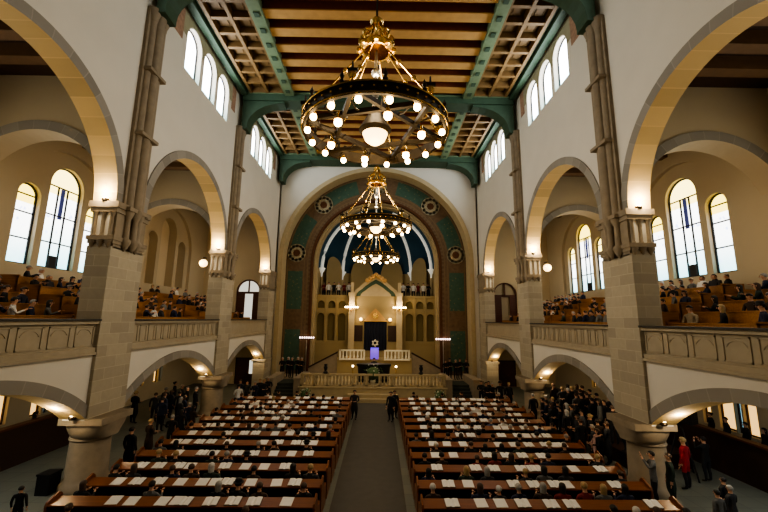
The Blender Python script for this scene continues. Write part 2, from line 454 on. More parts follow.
# end wall doors ----------------------------------------------------------
for sg in (-1, 1):
    S = sidename[sg]
    # upper: arched door with fanlight
    c = sg * 12.6; mp = mpy(ENDY)
    fm = MB(); ring(fm, mp, c, 1.03, 8.7, 1.03, .12, .1, .25, n=16, legs=3.75)
    fm.prism([(c - 1.1, 8.45), (c + 1.1, 8.45), (c + 1.1, 8.65), (c - 1.1, 8.65)], mp, .1, .22)
    fm.prism([(c - .06, 8.5), (c + .06, 8.5), (c + .06, 9.8), (c - .06, 9.8)], mp, .1, .22)
    d = struct(fm.build('door_%d' % (1 if sg < 0 else 2), 'door'))
    g = MB(); P = [(c - 1.1, 4.96)] + arc(c, 1.1, 8.7, 1.1, 14) + [(c + 1.1, 4.96)]
    g.face([mp(u, z, .3) for u, z in P]); g.build('pane', 'glass_dim' if sg < 0 else 'aisle', d)
    MB().box(c - 1.05, c - .35, ENDY + .12, ENDY + .2, 4.96, 8.45).build('leaf', 'door', d)
    MB().box(c + .45, c + 1.05, ENDY + .12, ENDY + .2, 4.96, 8.45).build('leaf', 'door', d)
    # lower door
    c = sg * 12.4
    fm = MB().box(c - .95, c - .85, ENDY + .1, ENDY + .3, 0, 2.4).box(c + .85, c + .95, ENDY + .1, ENDY + .3, 0, 2.4).box(c - .95, c + .95, ENDY + .1, ENDY + .3, 2.3, 2.4)
    d = struct(fm.build('door_%d' % (3 if sg < 0 else 4), 'darkwood'))
    MB().box(c - .85, c + .85, ENDY + .15, ENDY + .2, 0, 2.3).build('leaf', 'door', d)
    MB().box(c + .35, c + .7, ENDY + .13, ENDY + .16, .9, 2.15).build('pane', 'glass_dim', d) if sg < 0 else None
    MB().sphere((c + .2, ENDY + .1, 1.05), .05, 8).build('door_handle', 'gold', d)

# ------------------------------------------------------------------ piers
def pier(sg, pi):
    y0, y1 = PIERS[pi]; S = sidename[sg]; yc = (y0 + y1) / 2; end = pi == 3
    nm = ['nearest the camera, with its capital out of view', 'nearest the camera', 'in the middle of the nave', 'beside the chancel arch'][pi]
    root = empty('stone_pier', (sg * (W + .45), yc, 0), 0, ('tall sandstone pier on the %s side of the nave, ' % S) + (nm if pi else 'behind the camera'), 'pier', 'sandstone nave piers')
    T = lambda x, y, z: (x - (W + .45) * sg, y - yc, z)
    def B(mb, x0, x1, ya, yb, z0, z1):
        a = sg * x0; b = sg * x1; return mb.box(min(a, b) - sg * (W + .45), max(a, b) - sg * (W + .45), ya - yc, yb - yc, z0, z1)
    x0, x1 = W - .0, W + WT
    # main shaft from lower capital to upper capital
    mb = MB(); B(mb, x0 - .0, x1 + .02, y0 - .03, y1 + .03 if not end else y1, 2.5, 8.75); mb.build('shaft', 'stone', root)
    # lower column and flared capital
    if not end:
        mb = MB().lathe([(.80, 0), (.80, .16), (.72, .26), (.66, .36), (.63, 1.62), (.68, 1.68), (.66, 1.76)], (-sg * .02, -.05, 0), 28); mb.build('column', 'stone2', root, True)
        mb = MB(); n = 28
        prof = [(.64, 1.7, 0.), (.80, 1.76, .1), (.92, 1.9, .35), (.97, 2.08, .6), (.98, 2.28, .85)]
        i0 = len(mb.v)
        for j_, (r, z, q) in enumerate(prof):
            for k in range(n):
                a = 2 * PI * k / n; cx_, sy_ = math.cos(a), math.sin(a); mx = max(abs(cx_), abs(sy_))
                rr = r * (1 - q) + r * q / mx * .96; mb.v.append((rr * cx_ * (.98 if j_ < 1 else .9 if j_ < 2 else .77) - sg * (.02 if j_ < 1 else .17), rr * sy_ * .84 - .06, z))
        for j in range(len(prof) - 1):
            for k in range(n): mb.f.append((j * n + k, j * n + (k + 1) % n, (j + 1) * n + (k + 1) % n, (j + 1) * n + k)); mb.m.append(0)
        mb.f.append(tuple(range(n))[::-1]); mb.m.append(0)
        mb.box(-.77 - sg * .17, .77 - sg * .17, -.93, .78, 2.26, 2.5)
        mb.build('column_capital', 'stone2', root, True)
    else:
        mb = MB(); B(mb, x0 - .05, x1 + .1, y0 - .1, y1, 0, 2.3); B(mb, x0 - .15, x1 + .2, y0 - .2, y1, 2.3, 2.5); mb.build('column', 'stone', root)
    # upper capital: abacus, colonnettes, corbelled base
    mb = MB()
    for (ya, yb, s) in ((y0, y0, -1), (y1, y1, 1)):
        if end and s > 0: continue
    ye = y1 if end else y1 + .08
    B(mb, x0 - .12, x1 + .12, y0 - .12, ye, 10.28, CZ); B(mb, x0 - .06, x1 + .06, y0 - .06, ye - .06, 10.1, 10.28)
    B(mb, x0 - .08, x1 + .08, y0 - .08, ye, 9.0, 9.16); B(mb, x0 + .0, x1 + .0, y0 + .05, y1 - .05, 8.7, 10.12)
    B(mb, x0 - .04, x1 + .04, y0 - .04, y1 if end else y1 + .02, 8.86, 9.0)
    mb.build('capital', 'stone2', root)
    mb = MB()
    for k in range(3):
        xx = sg * (x0 + .14 + k * .31)
        mb.lathe([(.10, 0), (.07, .08), (.07, .8), (.12, .95)], T(xx, y0 - .0, 9.15), 10)
        mb.lathe([(.0001, -.32), (.08, -.2), (.15, 0)], T(xx, y0 - .02, 8.98), 10)
    mb.build('capital_colonnettes', 'stone2', root, True)
    # wall shafts on the nave face rising to the ceiling
    if not end:
        offs = (-.33, 0, .33)
        mb = MB()
        for k in offs: mb.lathe([(.17 if k else .22, 0), (.17 if k else .22, 19.7 - CZ)], T(sg * (x0 + .0 - (0 if k else .08)), yc + k, CZ - .1), 12)
        B(mb, x0 - .02, x0 + .2, yc - .62, yc + .62, CZ - .1, 19.6)
        mb.build('wall_shafts', 'stone2', root, True)
        for z in (13.6, 16.6):
            mb = MB(); B(mb, x0 - .34, x0 + .1, yc - .56, yc + .56, z, z + .14); mb.build('shaft_ring', 'stone2', root)
        mb = MB()
        for k in offs:
            o = .0 if k else .08
            mb.lathe([(.02, 0), (.12, .15), (.2, .35), (.2, .45), (.12, .55), (.11, 1.3), (.2, 1.55), (.22, 1.75)], T(sg * (x0 - .05 - o), yc + k, 8.65), 12)
        B(mb, x0 - .28, x0 + .1, yc - .6, yc + .6, 10.28, 10.44)
        mb.build('shaft_corbel', 'stone2', root, True)
        mb = MB(); 
        for k in offs: mb.lathe([(.17, 0), (.2, .1), (.2, .2), (.3, .5), (.3, .6)], T(sg * (x0 - (0 if k else .08)), yc + k, 19.05), 12)
        mb.build('shaft_capital', 'stone2', root, True)
    return root
for sg in (-1, 1):
    for pi in range(4): pier(sg, pi)

# arches ---------------------------------------------------------------
for sg in (-1, 1):
    S = sidename[sg]
    for bi, (c, h) in enumerate(BAYS):
        pos = ['nearest bay', 'middle bay', 'bay by the chancel'][bi]
        mp = mpx(sg, W)
        mb = MB(); ring(mb, mp, c, h - .02, SPR - .08, h - .02, .40, .06, WT + .06, 0, 1, .7); struct(mb.build('trim_nave_arch', ['vous', 'soffit']))
        mb = MB(); ring(mb, mp, c, h - .02, 2.5, 1.5, .38, .06, WT + .06, 0, 1, .75); struct(mb.build('trim_gallery_arch', ['vous', 'soffit']))
        # parapet
        root = empty('gallery_parapet', (0, 0, 0), 0, 'carved sandstone parapet of the %s gallery, %s' % (S, pos), 'parapet', 'gallery parapets')
        u0, u1 = c - h, c + h
        mb = MB(); P = lambda a, b, z0, z1, d0, d1, m=0: mb.prism([(a, z0), (b, z0), (b, z1), (a, z1)], mp, d0, d1, m)
        P(u0, u1, 4.98, 5.86, .16, .5); P(u0, u1, 4.82, 4.98, .06, .5); P(u0, u1, 4.72, 4.82, .0, .5); P(u0, u1, 5.82, 5.93, .04, .5)
        mb.build('balustrade_wall', 'parapet', root)
        if bi < 2:
            npan = 8 if bi == 0 else 14
            for k in range(npan):
                w = (u1 - u0) / npan; a = u0 + k * w
                pm = MB(); q = .10 if bi == 0 else .07; t = .045
                for (ua, ub, za, zb) in ((a + q, a + q + t, 5.05, 5.75), (a + w - q - t, a + w - q, 5.05, 5.75), (a + q, a + w - q, 5.05, 5.09), (a + q, a + w - q, 5.71, 5.75)):
                    pm.prism([(ua, za), (ub, za), (ub, zb), (ua, zb)], mp, .13, .17)
                if bi == 0:
                    ring(pm, mp, a + w / 2, w / 2 - q - .12, 5.45, (w / 2 - q - .12) * .6, .04, .14, .17, n=8)
                pm.build('relief_panel', 'parapet', root)
        mb = MB(); P(u0, u1, 5.93, 6.0, -.02, .55); mb.build('handrail', 'rail', root)

# ------------------------------------------------------------------ nave ceiling
for (y0, y1), nm in zip(PIERS, ['nearest the camera', 'first in view', 'above the big chandelier', 'against the chancel wall']):
    ya, yb = (y0 + .35, y1 - .35) if y1 < 36 else (34.7, 36.3)
    root = empty('tie_beam', (0, (ya + yb) / 2, 21.6), 0, 'green painted timber tie beam across the nave ceiling, %s' % nm, 'beam', 'green tie beams')
    hw = (yb - ya) / 2
    MB().box(-9.85, 9.85, -hw, hw, .05, .75).build('beam', 'green', root)
    MB().box(-9.85, 9.85, -hw - .06, hw + .06, .55, .68).build('moulding', 'green_light', root)
    for sg in (-1, 1):
        pts = [(9.85, .05), (6.9, .05)]
        for k in range(0, 9):
            t = k / 8; a = t * PI / 2
            pts.append((6.9 + 2.55 * math.sin(a) , .05 - .15 - 1.75 * (1 - math.cos(a)) ))
        pts += [(9.45, -2.1), (9.85, -2.1)]
        MB().prism([(sg * u, z) for u, z in pts], lambda u, z, d: (u, d, z), -hw * .75, hw * .75).build('bracket', 'green', root)
LB = 6.45
secs = [(5.4, 14.4), (15.6, 24.6), (25.9, 34.8)]
for si, (ya, yb) in enumerate(secs):
    pos = ['nearest the camera', 'middle bay', 'bay by the chancel'][si]
    for sg in (-1, 1):
        S = sidename[sg]
        b = MB().box(-.33, .33, 0, yb - ya, 0, .5)
        o = empty('long_beam', (sg * LB, ya, 21.98), 0, 'pale green long ceiling beam with square bosses, %s side, %s' % (S, pos), 'beam', 'pale green long beams')
        b.build('beam', 'green_light', o)
        bm_ = MB()
        for k in range(8):
            y = (k + .5) * (yb - ya) / 8; bm_.box(-.14, .14, y - .16, y + .16, -.05, 0)
        bm_.build('bosses', 'green', o)
        cb = MB(); a, b2 = sorted((sg * 9.5, sg * 9.95)); cb.box(a, b2, ya, yb, 22.0, 22.6)
        a, b2 = sorted((sg * 9.3, sg * 9.6)); cb.box(a, b2, ya, yb, 22.25, 22.6)
        tag(cb.build('wall_cornice', 'green'), 'dark green cornice along the top of the %s nave wall, %s' % (S, pos), 'cornice', 'green cornices')
        # coffers
        x0, x1 = LB + .33, 9.3
        o = empty('coffered_panel', (0, ya, 0), 0, 'tan coffered ceiling strip with olive panels, %s side, %s' % (S, pos), 'ceiling panel', 'coffered ceiling strips')
        rb = MB(); rows = 8; L = yb - ya
        for k in range(rows + 1):
            y = k * L / rows; a, b2 = sorted((sg * x0, sg * x1)); rb.box(a, b2, max(0, y - .1), min(L, y + .1), 22.2, 22.6)
        for xx in (x0 + .07, (x0 + x1) / 2, x1 - .07):
            a, b2 = sorted((sg * (xx - .1), sg * (xx + .1))); rb.box(a, b2, 0, L, 22.17, 22.6)
        rb.build('rib_grid', 'coffer_rib', o)
        a, b2 = sorted((sg * x0, sg * x1)); MB().box(a, b2, 0, L, 22.6, 22.7).build('panel_backing', 'coffer_back', o)
        for k in range(rows):
            for xc in ((x0 * 3 + x1) / 4 + .02, (x0 + 3 * x1) / 4 - .02):
                yc = (k + .5) * L / rows; w = .34
                MB().box(sg * xc - w, sg * xc + w, yc - w, yc + w, 22.53, 22.6).box(sg * xc - w * .6, sg * xc + w * .6, yc - w * .6, yc + w * .6, 22.49, 22.53).build('inset_panel', 'inset', o)
    # cross joists
    n = 7; p = (yb - ya) / n
    for k in range(n):
        o = empty('ceiling_joist', (0, ya + (k + .2) * p, 22.15), 0, 'ochre and red ceiling joist, %s from the camera, %s of the nave' % (ORD[k], pos), 'joist', 'ochre ceiling joists')
        MB().box(-LB + .33, LB - .33, .04, p * .42, .08, .6).build('red_side', 'redbrown', o)
        MB().box(-LB + .33, LB - .33, 0, p * .48, 0, .08).build('ochre_soffit', 'orange', o)
struct(MB().box(-LB, LB, 5, 35, 22.75, 22.95).build('ceiling_boards', 'redbrown'))
# gallery ceiling joists
for sg in (-1, 1):
    k = 0; y = 6.2
    while y < 36:
        if not any(a - .3 < y < b for a, b in PIERS):
            a, b = sorted((sg * (W + WT), sg * (OUT - .25)))
            o = MB().box(a, b, y, y + .5, 15.7, 16.26).build('gallery_joist', 'gallery_joist')
            tag(o, 'brown timber joist under the %s gallery ceiling, %s from the camera' % (sidename[sg], ORD[k]), 'joist', 'gallery ceiling joists'); k += 1
        y += 1.28

# ------------------------------------------------------------------ chancel
CX = -.15; AZ = 11.95
mb = MB(); slab(mb, mpy(ENDY), -W - .1, W + .1, 0, 23.2, 1.5, [(CX, 9.55, None, AZ, 9.55)], n=48)
struct(mb.build('wall_chancel', 'plaster'))
mb = MB(); ring(mb, mpy(ENDY), CX, 9.3, AZ, 9.3, .42, -.1, .35, 0, 0, 2.0, 48, legs=AZ); ring(mb, mpy(ENDY), CX, 9.3, AZ, 9.3, .1, .35, 1.5, 0, 0, 2.0, 48, legs=AZ)
struct(mb.build('trim_chancel_arch', 'stone_light'))
mb = MB(); slab(mb, lambda u, z, d: (u - CX, d, z - AZ), -10.2, 9.9, 0, 23.2, .5, [(CX, 6.75, None, AZ, 6.75)], n=48)
o = struct(mb.build('wall_painted_band', 'band', loc=(CX, 38, AZ)))
for a, r, sc in ((47, 8.3, 1), (133, 8.3, 1), (6, 8.3, .95), (174, 8.3, .95), (90, 8.3, 1)):
    x, z = r * math.cos(math.radians(a)), r * math.sin(math.radians(a))
    m = MB().lathe([(.0001, 0), (.95 * sc, 0), (1.0 * sc, .05)], (0, 0, 0), 24)
    for k in range(12): m.lathe([(.0001, .05), (.16, .05)], (.78 * sc * math.cos(k * PI / 6), .78 * sc * math.sin(k * PI / 6), 0), 8, 0)
    q = m.build('painted_medallion', 'medal', o); q.location = (x, -.02, z); q.rotation_euler = (PI / 2, 0, 0)
    m2 = MB().lathe([(.0001, .07), (.36, .07), (.42, .0)], (0, 0, 0), 8).build('medallion_centre', 'medal_dark', q)
mb = MB(); ring(mb, mpy(38), CX, 6.55, AZ, 6.55, .22, -.08, .5, 0, 0, 2, 48, legs=AZ - 1); struct(mb.build('trim_inner_arch', 'medal_dark'))
mb = MB(); ring(mb, mpy(38.5), CX, 6.4, AZ, 6.4, .5, 0, .5, 0, 0, .5, 48, legs=AZ - 1); struct(mb.build('trim_apse_arch', 'stone_light'))
mb = MB(); ring(mb, mpy(39.0), CX, 6.25, AZ, 6.25, .5, 0, .8, 0, 0, 2, 48, legs=AZ - 1); struct(mb.build('trim_apse_soffit', 'stone_light'))
# apse: curved wall, blue half dome, ribs, lunettes
AY = 40.0; AR = 6.6; DZ = 11.7
mb = MB(); N = 36
for k in range(N):
    a, b = PI * k / N, PI * (k + 1) / N
    f = lambda t, z: (CX + AR * math.cos(t), AY + AR * math.sin(t), z)
    mb.face([f(a, 1), f(b, 1), f(b, DZ), f(a, DZ)])
struct(mb.build('wall_apse', 'screen', smooth=True))
mb = MB()
for j in range(12):
    e0, e1 = PI / 2 * j / 12, PI / 2 * (j + 1) / 12
    for k in range(N):
        a, b = PI * k / N, PI * (k + 1) / N
        f = lambda t, e: (CX + AR * math.cos(e) * math.cos(t), AY + AR * math.cos(e) * math.sin(t), DZ + AR * math.sin(e))
        mb.face([f(a, e0), f(b, e0), f(b, e1), f(a, e1)])
struct(mb.build('ceiling_apse_vault', 'domeblue', smooth=True))
for i, a in enumerate((16, 50, 130, 164)):
    t = math.radians(a); pts = []
    for k in range(13):
        e = math.radians(74) * k / 12; r = (AR - .15) * math.cos(e)
        pts.append((CX + r * math.cos(t), AY + r * math.sin(t), DZ + (AR - .15) * math.sin(e)))
    o = struct(MB().tube(pts, .19, 8).build('trim_vault_rib', 'rib', None, True))
    MB().lathe([(.08, -.9), (.12, -.5), (.35, -.1), (.42, 0), (.42, .1)], (pts[0][0], pts[0][1], DZ), 12).build('corbel', 'rib', o, True)
    MB().lathe([(.11, 1 - DZ + .0), (.11, -.9)], (pts[0][0], pts[0][1], DZ), 8).build('slender_shaft', 'stone_light', o, True)
for i, a in enumerate((33, 72, 108, 147)):
    mb = MB(); n = 10; wdt = math.radians(13.5)
    for k in range(n):
        u0, u1 = -1 + 2 * k / n, -1 + 2 * (k + 1) / n
        for_pts = []
        f = lambda u, z: (CX + (AR - .55) * math.cos(math.radians(a) + u * wdt), AY + (AR - .55) * math.sin(math.radians(a) + u * wdt), z)
        mb.face([f(u0, 8.4), f(u1, 8.4), f(u1, DZ + .1 + 1.55 * math.sqrt(max(0, 1 - u1 * u1))), f(u0, DZ + .1 + 1.55 * math.sqrt(max(0, 1 - u0 * u0)))])
    struct(mb.build('trim_lunette', 'screen', smooth=True))
# arcade screen below the choir gallery
SY = 39.6
ops = [(CX + s * (3.55 + k * 1.12), .38, z0, z1, .38) for s in (-1, 1) for k in range(3) for z0, z1 in ((3.9, 6.35),)]
mb = MB(); slab(mb, mpy(SY), CX - 6.5, CX + 6.5, 1.0, 7.15, .35, ops, n=12)
ops = [(CX + s * (3.55 + k * 1.12), .38, 7.25, 7.65, .38) for s in (-1, 1) for k in range(3)]
slab(mb, mpy(SY), CX - 6.5, CX + 6.5, 7.15, 8.4, .35, ops, n=12)
mb.box(CX - 6.5, CX + 6.5, SY - .12, SY + .5, 8.4, 8.62); mb.box(CX - 6.5, CX + 6.5, SY - .06, SY, 3.6, 3.75)
for s in (-1, 1):
    for k in range(4):
        x = CX + s * (3.0 + k * 1.12); mb.box(x - .09, x + .09, SY - .09, SY, 3.75, 8.4)
struct(mb.build('wall_arcade_screen', 'screen'))
struct(MB().box(CX - 6.5, CX + 6.5, SY + .36, SY + .4, 1, 8.4).build('trim_arcade_back', 'niche_olive'))
struct(MB().box(CX - 6.5, CX + 6.5, SY + .36, AY + 6.6, 8.2, 8.35).build('floor_choir', 'darkwood'))

# ark aedicule with canopy
ark = empty('torah_ark', (CX, 38.4, 2.35), 0, 'stone ark with a gabled canopy and dark curtain at the centre of the chancel', 'ark')
L = lambda mbx, x0, x1, y0, y1, z0, z1, m=0: mbx.box(x0, x1, y0 - 38.4, y1 - 38.4, z0 - 2.35, z1 - 2.35, m)
mb = MB(); mp = lambda u, z, d: (u, 38.9 - 38.4 + d, z - 2.35)
slab(mb, mp, -2.75, 2.75, 2.35, 8.5, .7, [(0, 1.15, 3.0, 5.7, .5)], n=10); mb.build('shrine_wall', 'screen', ark)
for s in (-1, 1):
    m_ = MB(); L(m_, s * 2.45 - .3, s * 2.45 + .3, 38.5, 38.95, 2.35, 8.55); L(m_, s * 2.45 - .38, s * 2.45 + .38, 38.4, 39, 8.55, 8.85); L(m_, s * 2.45 - .16, s * 2.45 + .16, 38.55, 38.9, 8.85, 9.9)
    m_.build('pillar', 'stone_light', ark)
    m_ = MB(); L(m_, s * 1.75 - .45, s * 1.75 + .45, 38.8, 38.95, 3.9, 5.5); m_.build('side_niche', 'bench_dark', ark)
mb = MB()
def gable(t0, t1):
    P = []
    for k in range(13):
        a = PI * k / 12; u = math.cos(a); P.append((2.45 * u, 8.5 + 1.3 * math.sin(a) + .9 * max(0, 1 - abs(u) * 1.4)))
    return P
G = gable(0, 0)
for a, b in zip(G, G[1:]):
    a2, b2 = (a[0] * .84, 8.5 + (a[1] - 8.5) * .8), (b[0] * .84, 8.5 + (b[1] - 8.5) * .8)
    for d in (-.2, .5): mb.face([mp(*a, d), mp(*b, d), mp(*b2, d), mp(*a2, d)])
    mb.face([mp(*a, -.2), mp(*b, -.2), mp(*b, .5), mp(*a, .5)]); mb.face([mp(*a2, -.2), mp(*b2, -.2), mp(*b2, .5), mp(*a2, .5)])
mb.build('canopy_arch', 'stone_light', ark)
mb = MB()
for a, b in zip(G, G[1:]):
    a2, b2 = (a[0] * .84, 8.5 + (a[1] - 8.5) * .8), (b[0] * .84, 8.5 + (b[1] - 8.5) * .8)
    a3, b3 = (a[0] * .66, 8.5 + (a[1] - 8.5) * .6), (b[0] * .66, 8.5 + (b[1] - 8.5) * .6)
    mb.face([mp(*a2, .0), mp(*b2, .0), mp(*b3, 0), mp(*a3, 0)])
mb.build('canopy_inner_ring', 'green', ark)
mb = MB(); mb.face([mp(a[0] * .66, 8.5 + (a[1] - 8.5) * .6, .02) for a in G]); mb.build('tympanum', 'stone_light', ark)
mb = MB()
for k in range(7): mb.sphere((-.9 + k * .3, .1, 10.72 - 2.35 - abs(k - 3) * .2), .24, 8)
mb.build('gilded_crest', 'orange', ark, True)
mb = MB(); mb.prism([(-1.25, 5.9), (1.25, 5.9), (.55, 6.7), (0, 7.25), (-.55, 6.7)], mp, -.22, 0); mb.build('curtain_gable', 'orange', ark)
mb = MB(); mb.lathe([(.0001, 0), (.3, 0), (.3, .1)], (0, 0, 0), 12); q = mb.build('gable_rosette', 'gold', ark); q.location = (0, .26, 4.15); q.rotation_euler = (PI / 2, 0, 0)
mb = MB(); n = 22
for k in range(n):
    x0, x1 = -1.15 + 2.3 * k / n, -1.15 + 2.3 * (k + 1) / n; y0, y1 = .42 + .05 * math.sin(k * 2.2), .42 + .05 * math.sin((k + 1) * 2.2)
    mb.face([(x0, y0, .65), (x1, y1, .65), (x1, y1, 3.8), (x0, y0, 3.8)])
cu = mb.build('ark_curtain', 'curtain', ark, True); cu['label'] = 'midnight blue curtain with a pale six-pointed star'
mb = MB()
for rot in (PI / 2, -PI / 2):
    P = [(.36 * math.cos(rot + 2 * PI * k / 3), .36 * math.sin(rot + 2 * PI * k / 3)) for k in range(3)]
    for a, b in zip(P, P[1:] + P[:1]): mb.tube([(a[0], .33, 1.4 + a[1]), (b[0], .33, 1.4 + b[1])], .045, 6)
for k in range(5): mb.sphere((-.36 + .18 * k, .33, .9), .06, 6)
mb.build('curtain_star', 'white', cu)
# platform lower and upper
o = empty('bimah_platform', (CX, 29.6, 0), 0, 'raised stone chancel platform in front of the pews', 'platform')
mb = MB().box(-5.6, 5.6, 0, 10, 0, .9).box(-5.7, 5.7, -.06, 10, .9, 1.0); mb.build('platform_body', 'stone_light', o)
MB().box(-1.9, 1.9, -.75, 0, 0, .28).box(-1.9, 1.9, -.45, 0, .28, .56).build('front_step', 'stone_light', o)
o = empty('ark_platform', (CX, 36, 1.0), 0, 'upper stone platform carrying the ark behind a white balustrade', 'platform')
MB().box(-3.5, 3.5, 0, 3.55, 0, 1.35).build('platform_body', 'screen', o)
for s in (-1, 1):
    st = empty('side_stair', (CX + s * 3.5, 36.3, 1.0), 0, 'stone stair descending to the %s from the ark platform' % sidename[s], 'stair', 'stairs of the ark platform')
    m_ = MB(); n = 8
    for k in range(n):
        a, b = sorted((s * k * .33, s * (k + 1) * .33)); m_.box(a, b, 0, 1.9, 0, 1.35 * (n - k) / (n + .0) - .02)
    m_.build('steps', 'stone_light', st)
    m_ = MB().prism([(0, .1), (0, 1.95), (s * 2.7, .55), (s * 2.7, .0)], lambda u, z, d: (u, d, z), -.16, 0); m_.build('stringer_wall', 'stone2', st)
    m_ = MB().prism([(0, 1.95), (0, 2.1), (s * 2.7, .7), (s * 2.7, .55)], lambda u, z, d: (u, d, z), -.2, .04); m_.build('handrail', 'bench_dark', st)
for s in (-1, 1):
    b = empty('white_balustrade', (CX + s * 2.1, 35.85, 2.35), 0, 'white stone balustrade to the %s of the violet lectern' % sidename[s], 'balustrade', 'white balustrades')
    MB().box(-1.15, 1.15, -.08, .08, 0, .14).box(-1.15, 1.15, -.1, .1, .82, .95).box(-1.2, -1.05, -.1, .1, 0, .95).box(1.05, 1.2, -.1, .1, 0, .95).build('rail', 'white', b)
    for k in range(6): MB().lathe([(.05, .14), (.09, .3), (.05, .55), (.08, .82)], (-.85 + k * .34, 0, 0), 8).build('baluster', 'white', b, True)
# lower balustrade along the platform front
for s in (-1, 1):
    b = empty('front_balustrade', (CX + s * 3.0, 29.85, 1.0), 0, 'pierced stone balustrade on the platform front, %s half' % sidename[s], 'balustrade', 'front balustrades')
    mm = MB().box(-2.6 if s < 0 else -2.95, 2.95 if s < 0 else 2.6, -.1, .1, 0, .15).box(-2.6 if s < 0 else -2.95, 2.95 if s < 0 else 2.6, -.12, .12, .8, .95)
    for k in range(6): mm.box(-2.6 + k * 1.0, -2.45 + k * 1.0, -.1, .1, 0, .95)
    mm.build('rail', 'stone_light', b)
    for k in range(20):
        MB().lathe([(.06, .15), (.09, .3), (.04, .48), (.09, .65), (.06, .8)], (-2.4 + k * .262, 0, 0), 6).build('baluster', 'stone_light', b, True)
for s in (-1, 1):
    tag(MB().lathe([(.12, 0), (.2, .1), (.08, .2), (.16, .45), (.1, .6), (.14, .7)], (0, 0, 0), 10).build('dark_urn', 'black', None, True, (CX + s * 3.7, 29.85, 1.95)), 'small dark urn standing on the %s half of the front balustrade' % sidename[s], 'urn')
# lectern, reading table, flowers, lamps
le = empty('violet_lectern', (CX, 35.6, 2.35), 0, 'lectern draped in violet cloth between the white balustrades', 'lectern')
MB().box(-.3, .3, -.2, .25, 0, 1.05).build('stand', 'stone_light', le)
MB().box(-.38, .38, -.28, -.2, .15, 1.15).box(-.38, .38, -.28, .28, 1.05, 1.15).build('draped_cloth', 'violet', le)
tb = empty('reading_table', (CX, 32.2, 1.0), 0, 'dark draped reading table in front of the ark stairs', 'table')
MB().lathe([(1.25, 0), (1.35, 1.2), (1.45, 1.3), (1.45, 1.45)], (0, 0, 0), 24, 0, .5).build('draped_body', 'black', tb, True)
def bush(name, loc, r, label, mats=('leaf', 'flower'), n=90, stand=None):
    rnd = random.Random(int(loc[0] * 100)); root = empty(name, loc, 0, label, 'flowers')
    m1 = MB(); m2 = MB()
    for k in range(n):
        d = Vector((rnd.gauss(0, 1), rnd.gauss(0, 1), rnd.gauss(0, 1))).normalized() * r * rnd.uniform(.6, 1)
        c = Vector((0, 0, r)) + d; t = Vector((rnd.uniform(-1, 1), rnd.uniform(-1, 1), rnd.uniform(-1, 1))).normalized() * .14; w = d.cross(t).normalized() * .05
        m1.face([c - t, c - w, c + t, c + w])
        if k % 4 == 0: m2.sphere(tuple(c), .06, 6)
    m1.sphere((0, 0, r), r * .6, 10); m1.build('leaves', mats[0], root); m2.build('blossoms', mats[1], root, True)
    MB().lathe([(.15, 0), (.25, .25), (.2, .35)], (0, 0, 0), 10).build('vase', 'white', root, True)
bush('flower_arrangement', (CX - .05, 30.9, 1.0), .85, 'big round bouquet of leaves and pale flowers before the reading table')
bush('potted_plant', (CX - 5.0, 28.75, .0), .55, 'leafy potted plant at the left end of the platform front')
bush('potted_plant', (CX + 4.95, 28.75, .0), .55, 'leafy potted plant at the right end of the platform front')
def standlamp(name, loc, label, h, mat='bulb', r=.09):
    o = empty(name, loc, 0, label, 'lamp'); MB().lathe([(.12, 0), (.1, .04), (.025, .08), (.025, h)], (0, 0, 0), 8).build('pole', 'gold', o, True)
    MB().sphere((0, 0, h + r), r, 8).build('bulb', mat, o, True)
standlamp('candle_lamp', (CX - 1.9, 34.3, 1.0), 'slim lamp with a white bulb left of the reading table', .9)
standlamp('candle_lamp', (CX + 1.95, 34.3, 1.0), 'slim lamp with a white bulb right of the reading table', .9)
LIGHTS = []; M['dark_step'] = plain('grey_green_step_stone', (.06, .07, .055), .8)
for s in (-1, 1):
    S = sidename[s]
    o = empty('bar_wall_lamp', (CX + s * 2.45, 38.3, 7.25), 0, 'gilt wall lamp with a glowing bar on the %s pillar of the ark' % S, 'lamp')
    MB().box(-.05, .05, -.1, .22, -.3, .05).box(-.7, .7, -.16, -.1, -.08, .0).build('bracket', 'gold', o)
    mb = MB(); [mb.sphere((-.6 + k * .2, -.13, .08), .08, 8) for k in range(7)]; mb.build('bulbs', 'flood', o, True)
    LIGHTS.append((CX + s * 2.45, 37.95, 7.4, 75, .1))
    o = empty('globe_wall_lamp', (CX + s * 1.5, 38.6, 5.95), 0, 'small globe lamp beside the curtain gable, %s of the curtain' % S, 'lamp')
    MB().box(-.04, .04, -.05, .28, -.15, 0).build('bracket', 'gold', o); MB().sphere((0, -.02, .15), .17, 10).build('globe', 'bowl', o, True)
    LIGHTS.append((CX + s * 1.5, 38.35, 6.2, 18, .15))
    o = empty('rose_bar_lamp', (CX + s * 6.75, 37.6, 4.25), 0, 'horizontal row of rose-white lamps on the %s side of the chancel' % S, 'lamp')
    MB().box(-.75, .75, -.03, .03, -.12, -.04).box(-.04, .04, -.04, .04, -3.25, -.1).box(-.3, .3, -.3, .3, -3.3, -3.22).build('stand', 'silver', o)
    for k in range(7): MB().lathe([(.04, 0), (.07, .05), (.07, .12), (.03, .16)], (-.66 + k * .22, 0, -.06), 8).build('bulb', 'pinklamp', o, True)
    # side cheeks and steps at the platform corners
    o = empty('corner_stair', (CX + s * 6.9, 29.8, 0), 0, 'dark corner steps between stone cheek walls, %s of the platform' % S, 'stair', 'corner stairs')
    mb = MB()
    for k in range(5): mb.box(-.8, .8, k * .32, 3.4, k * .2, (k + 1) * .2)
    mb.build('steps', 'dark_step', o)
    for t in (-1, 1): MB().box(t * 1.05 - .25, t * 1.05 + .25, -.1, 3.4, 0, 1.5).box(t * 1.05 - .3, t * 1.05 + .3, -.15, 3.4, 1.5, 1.6).build('cheek_wall', 'stone2', o)

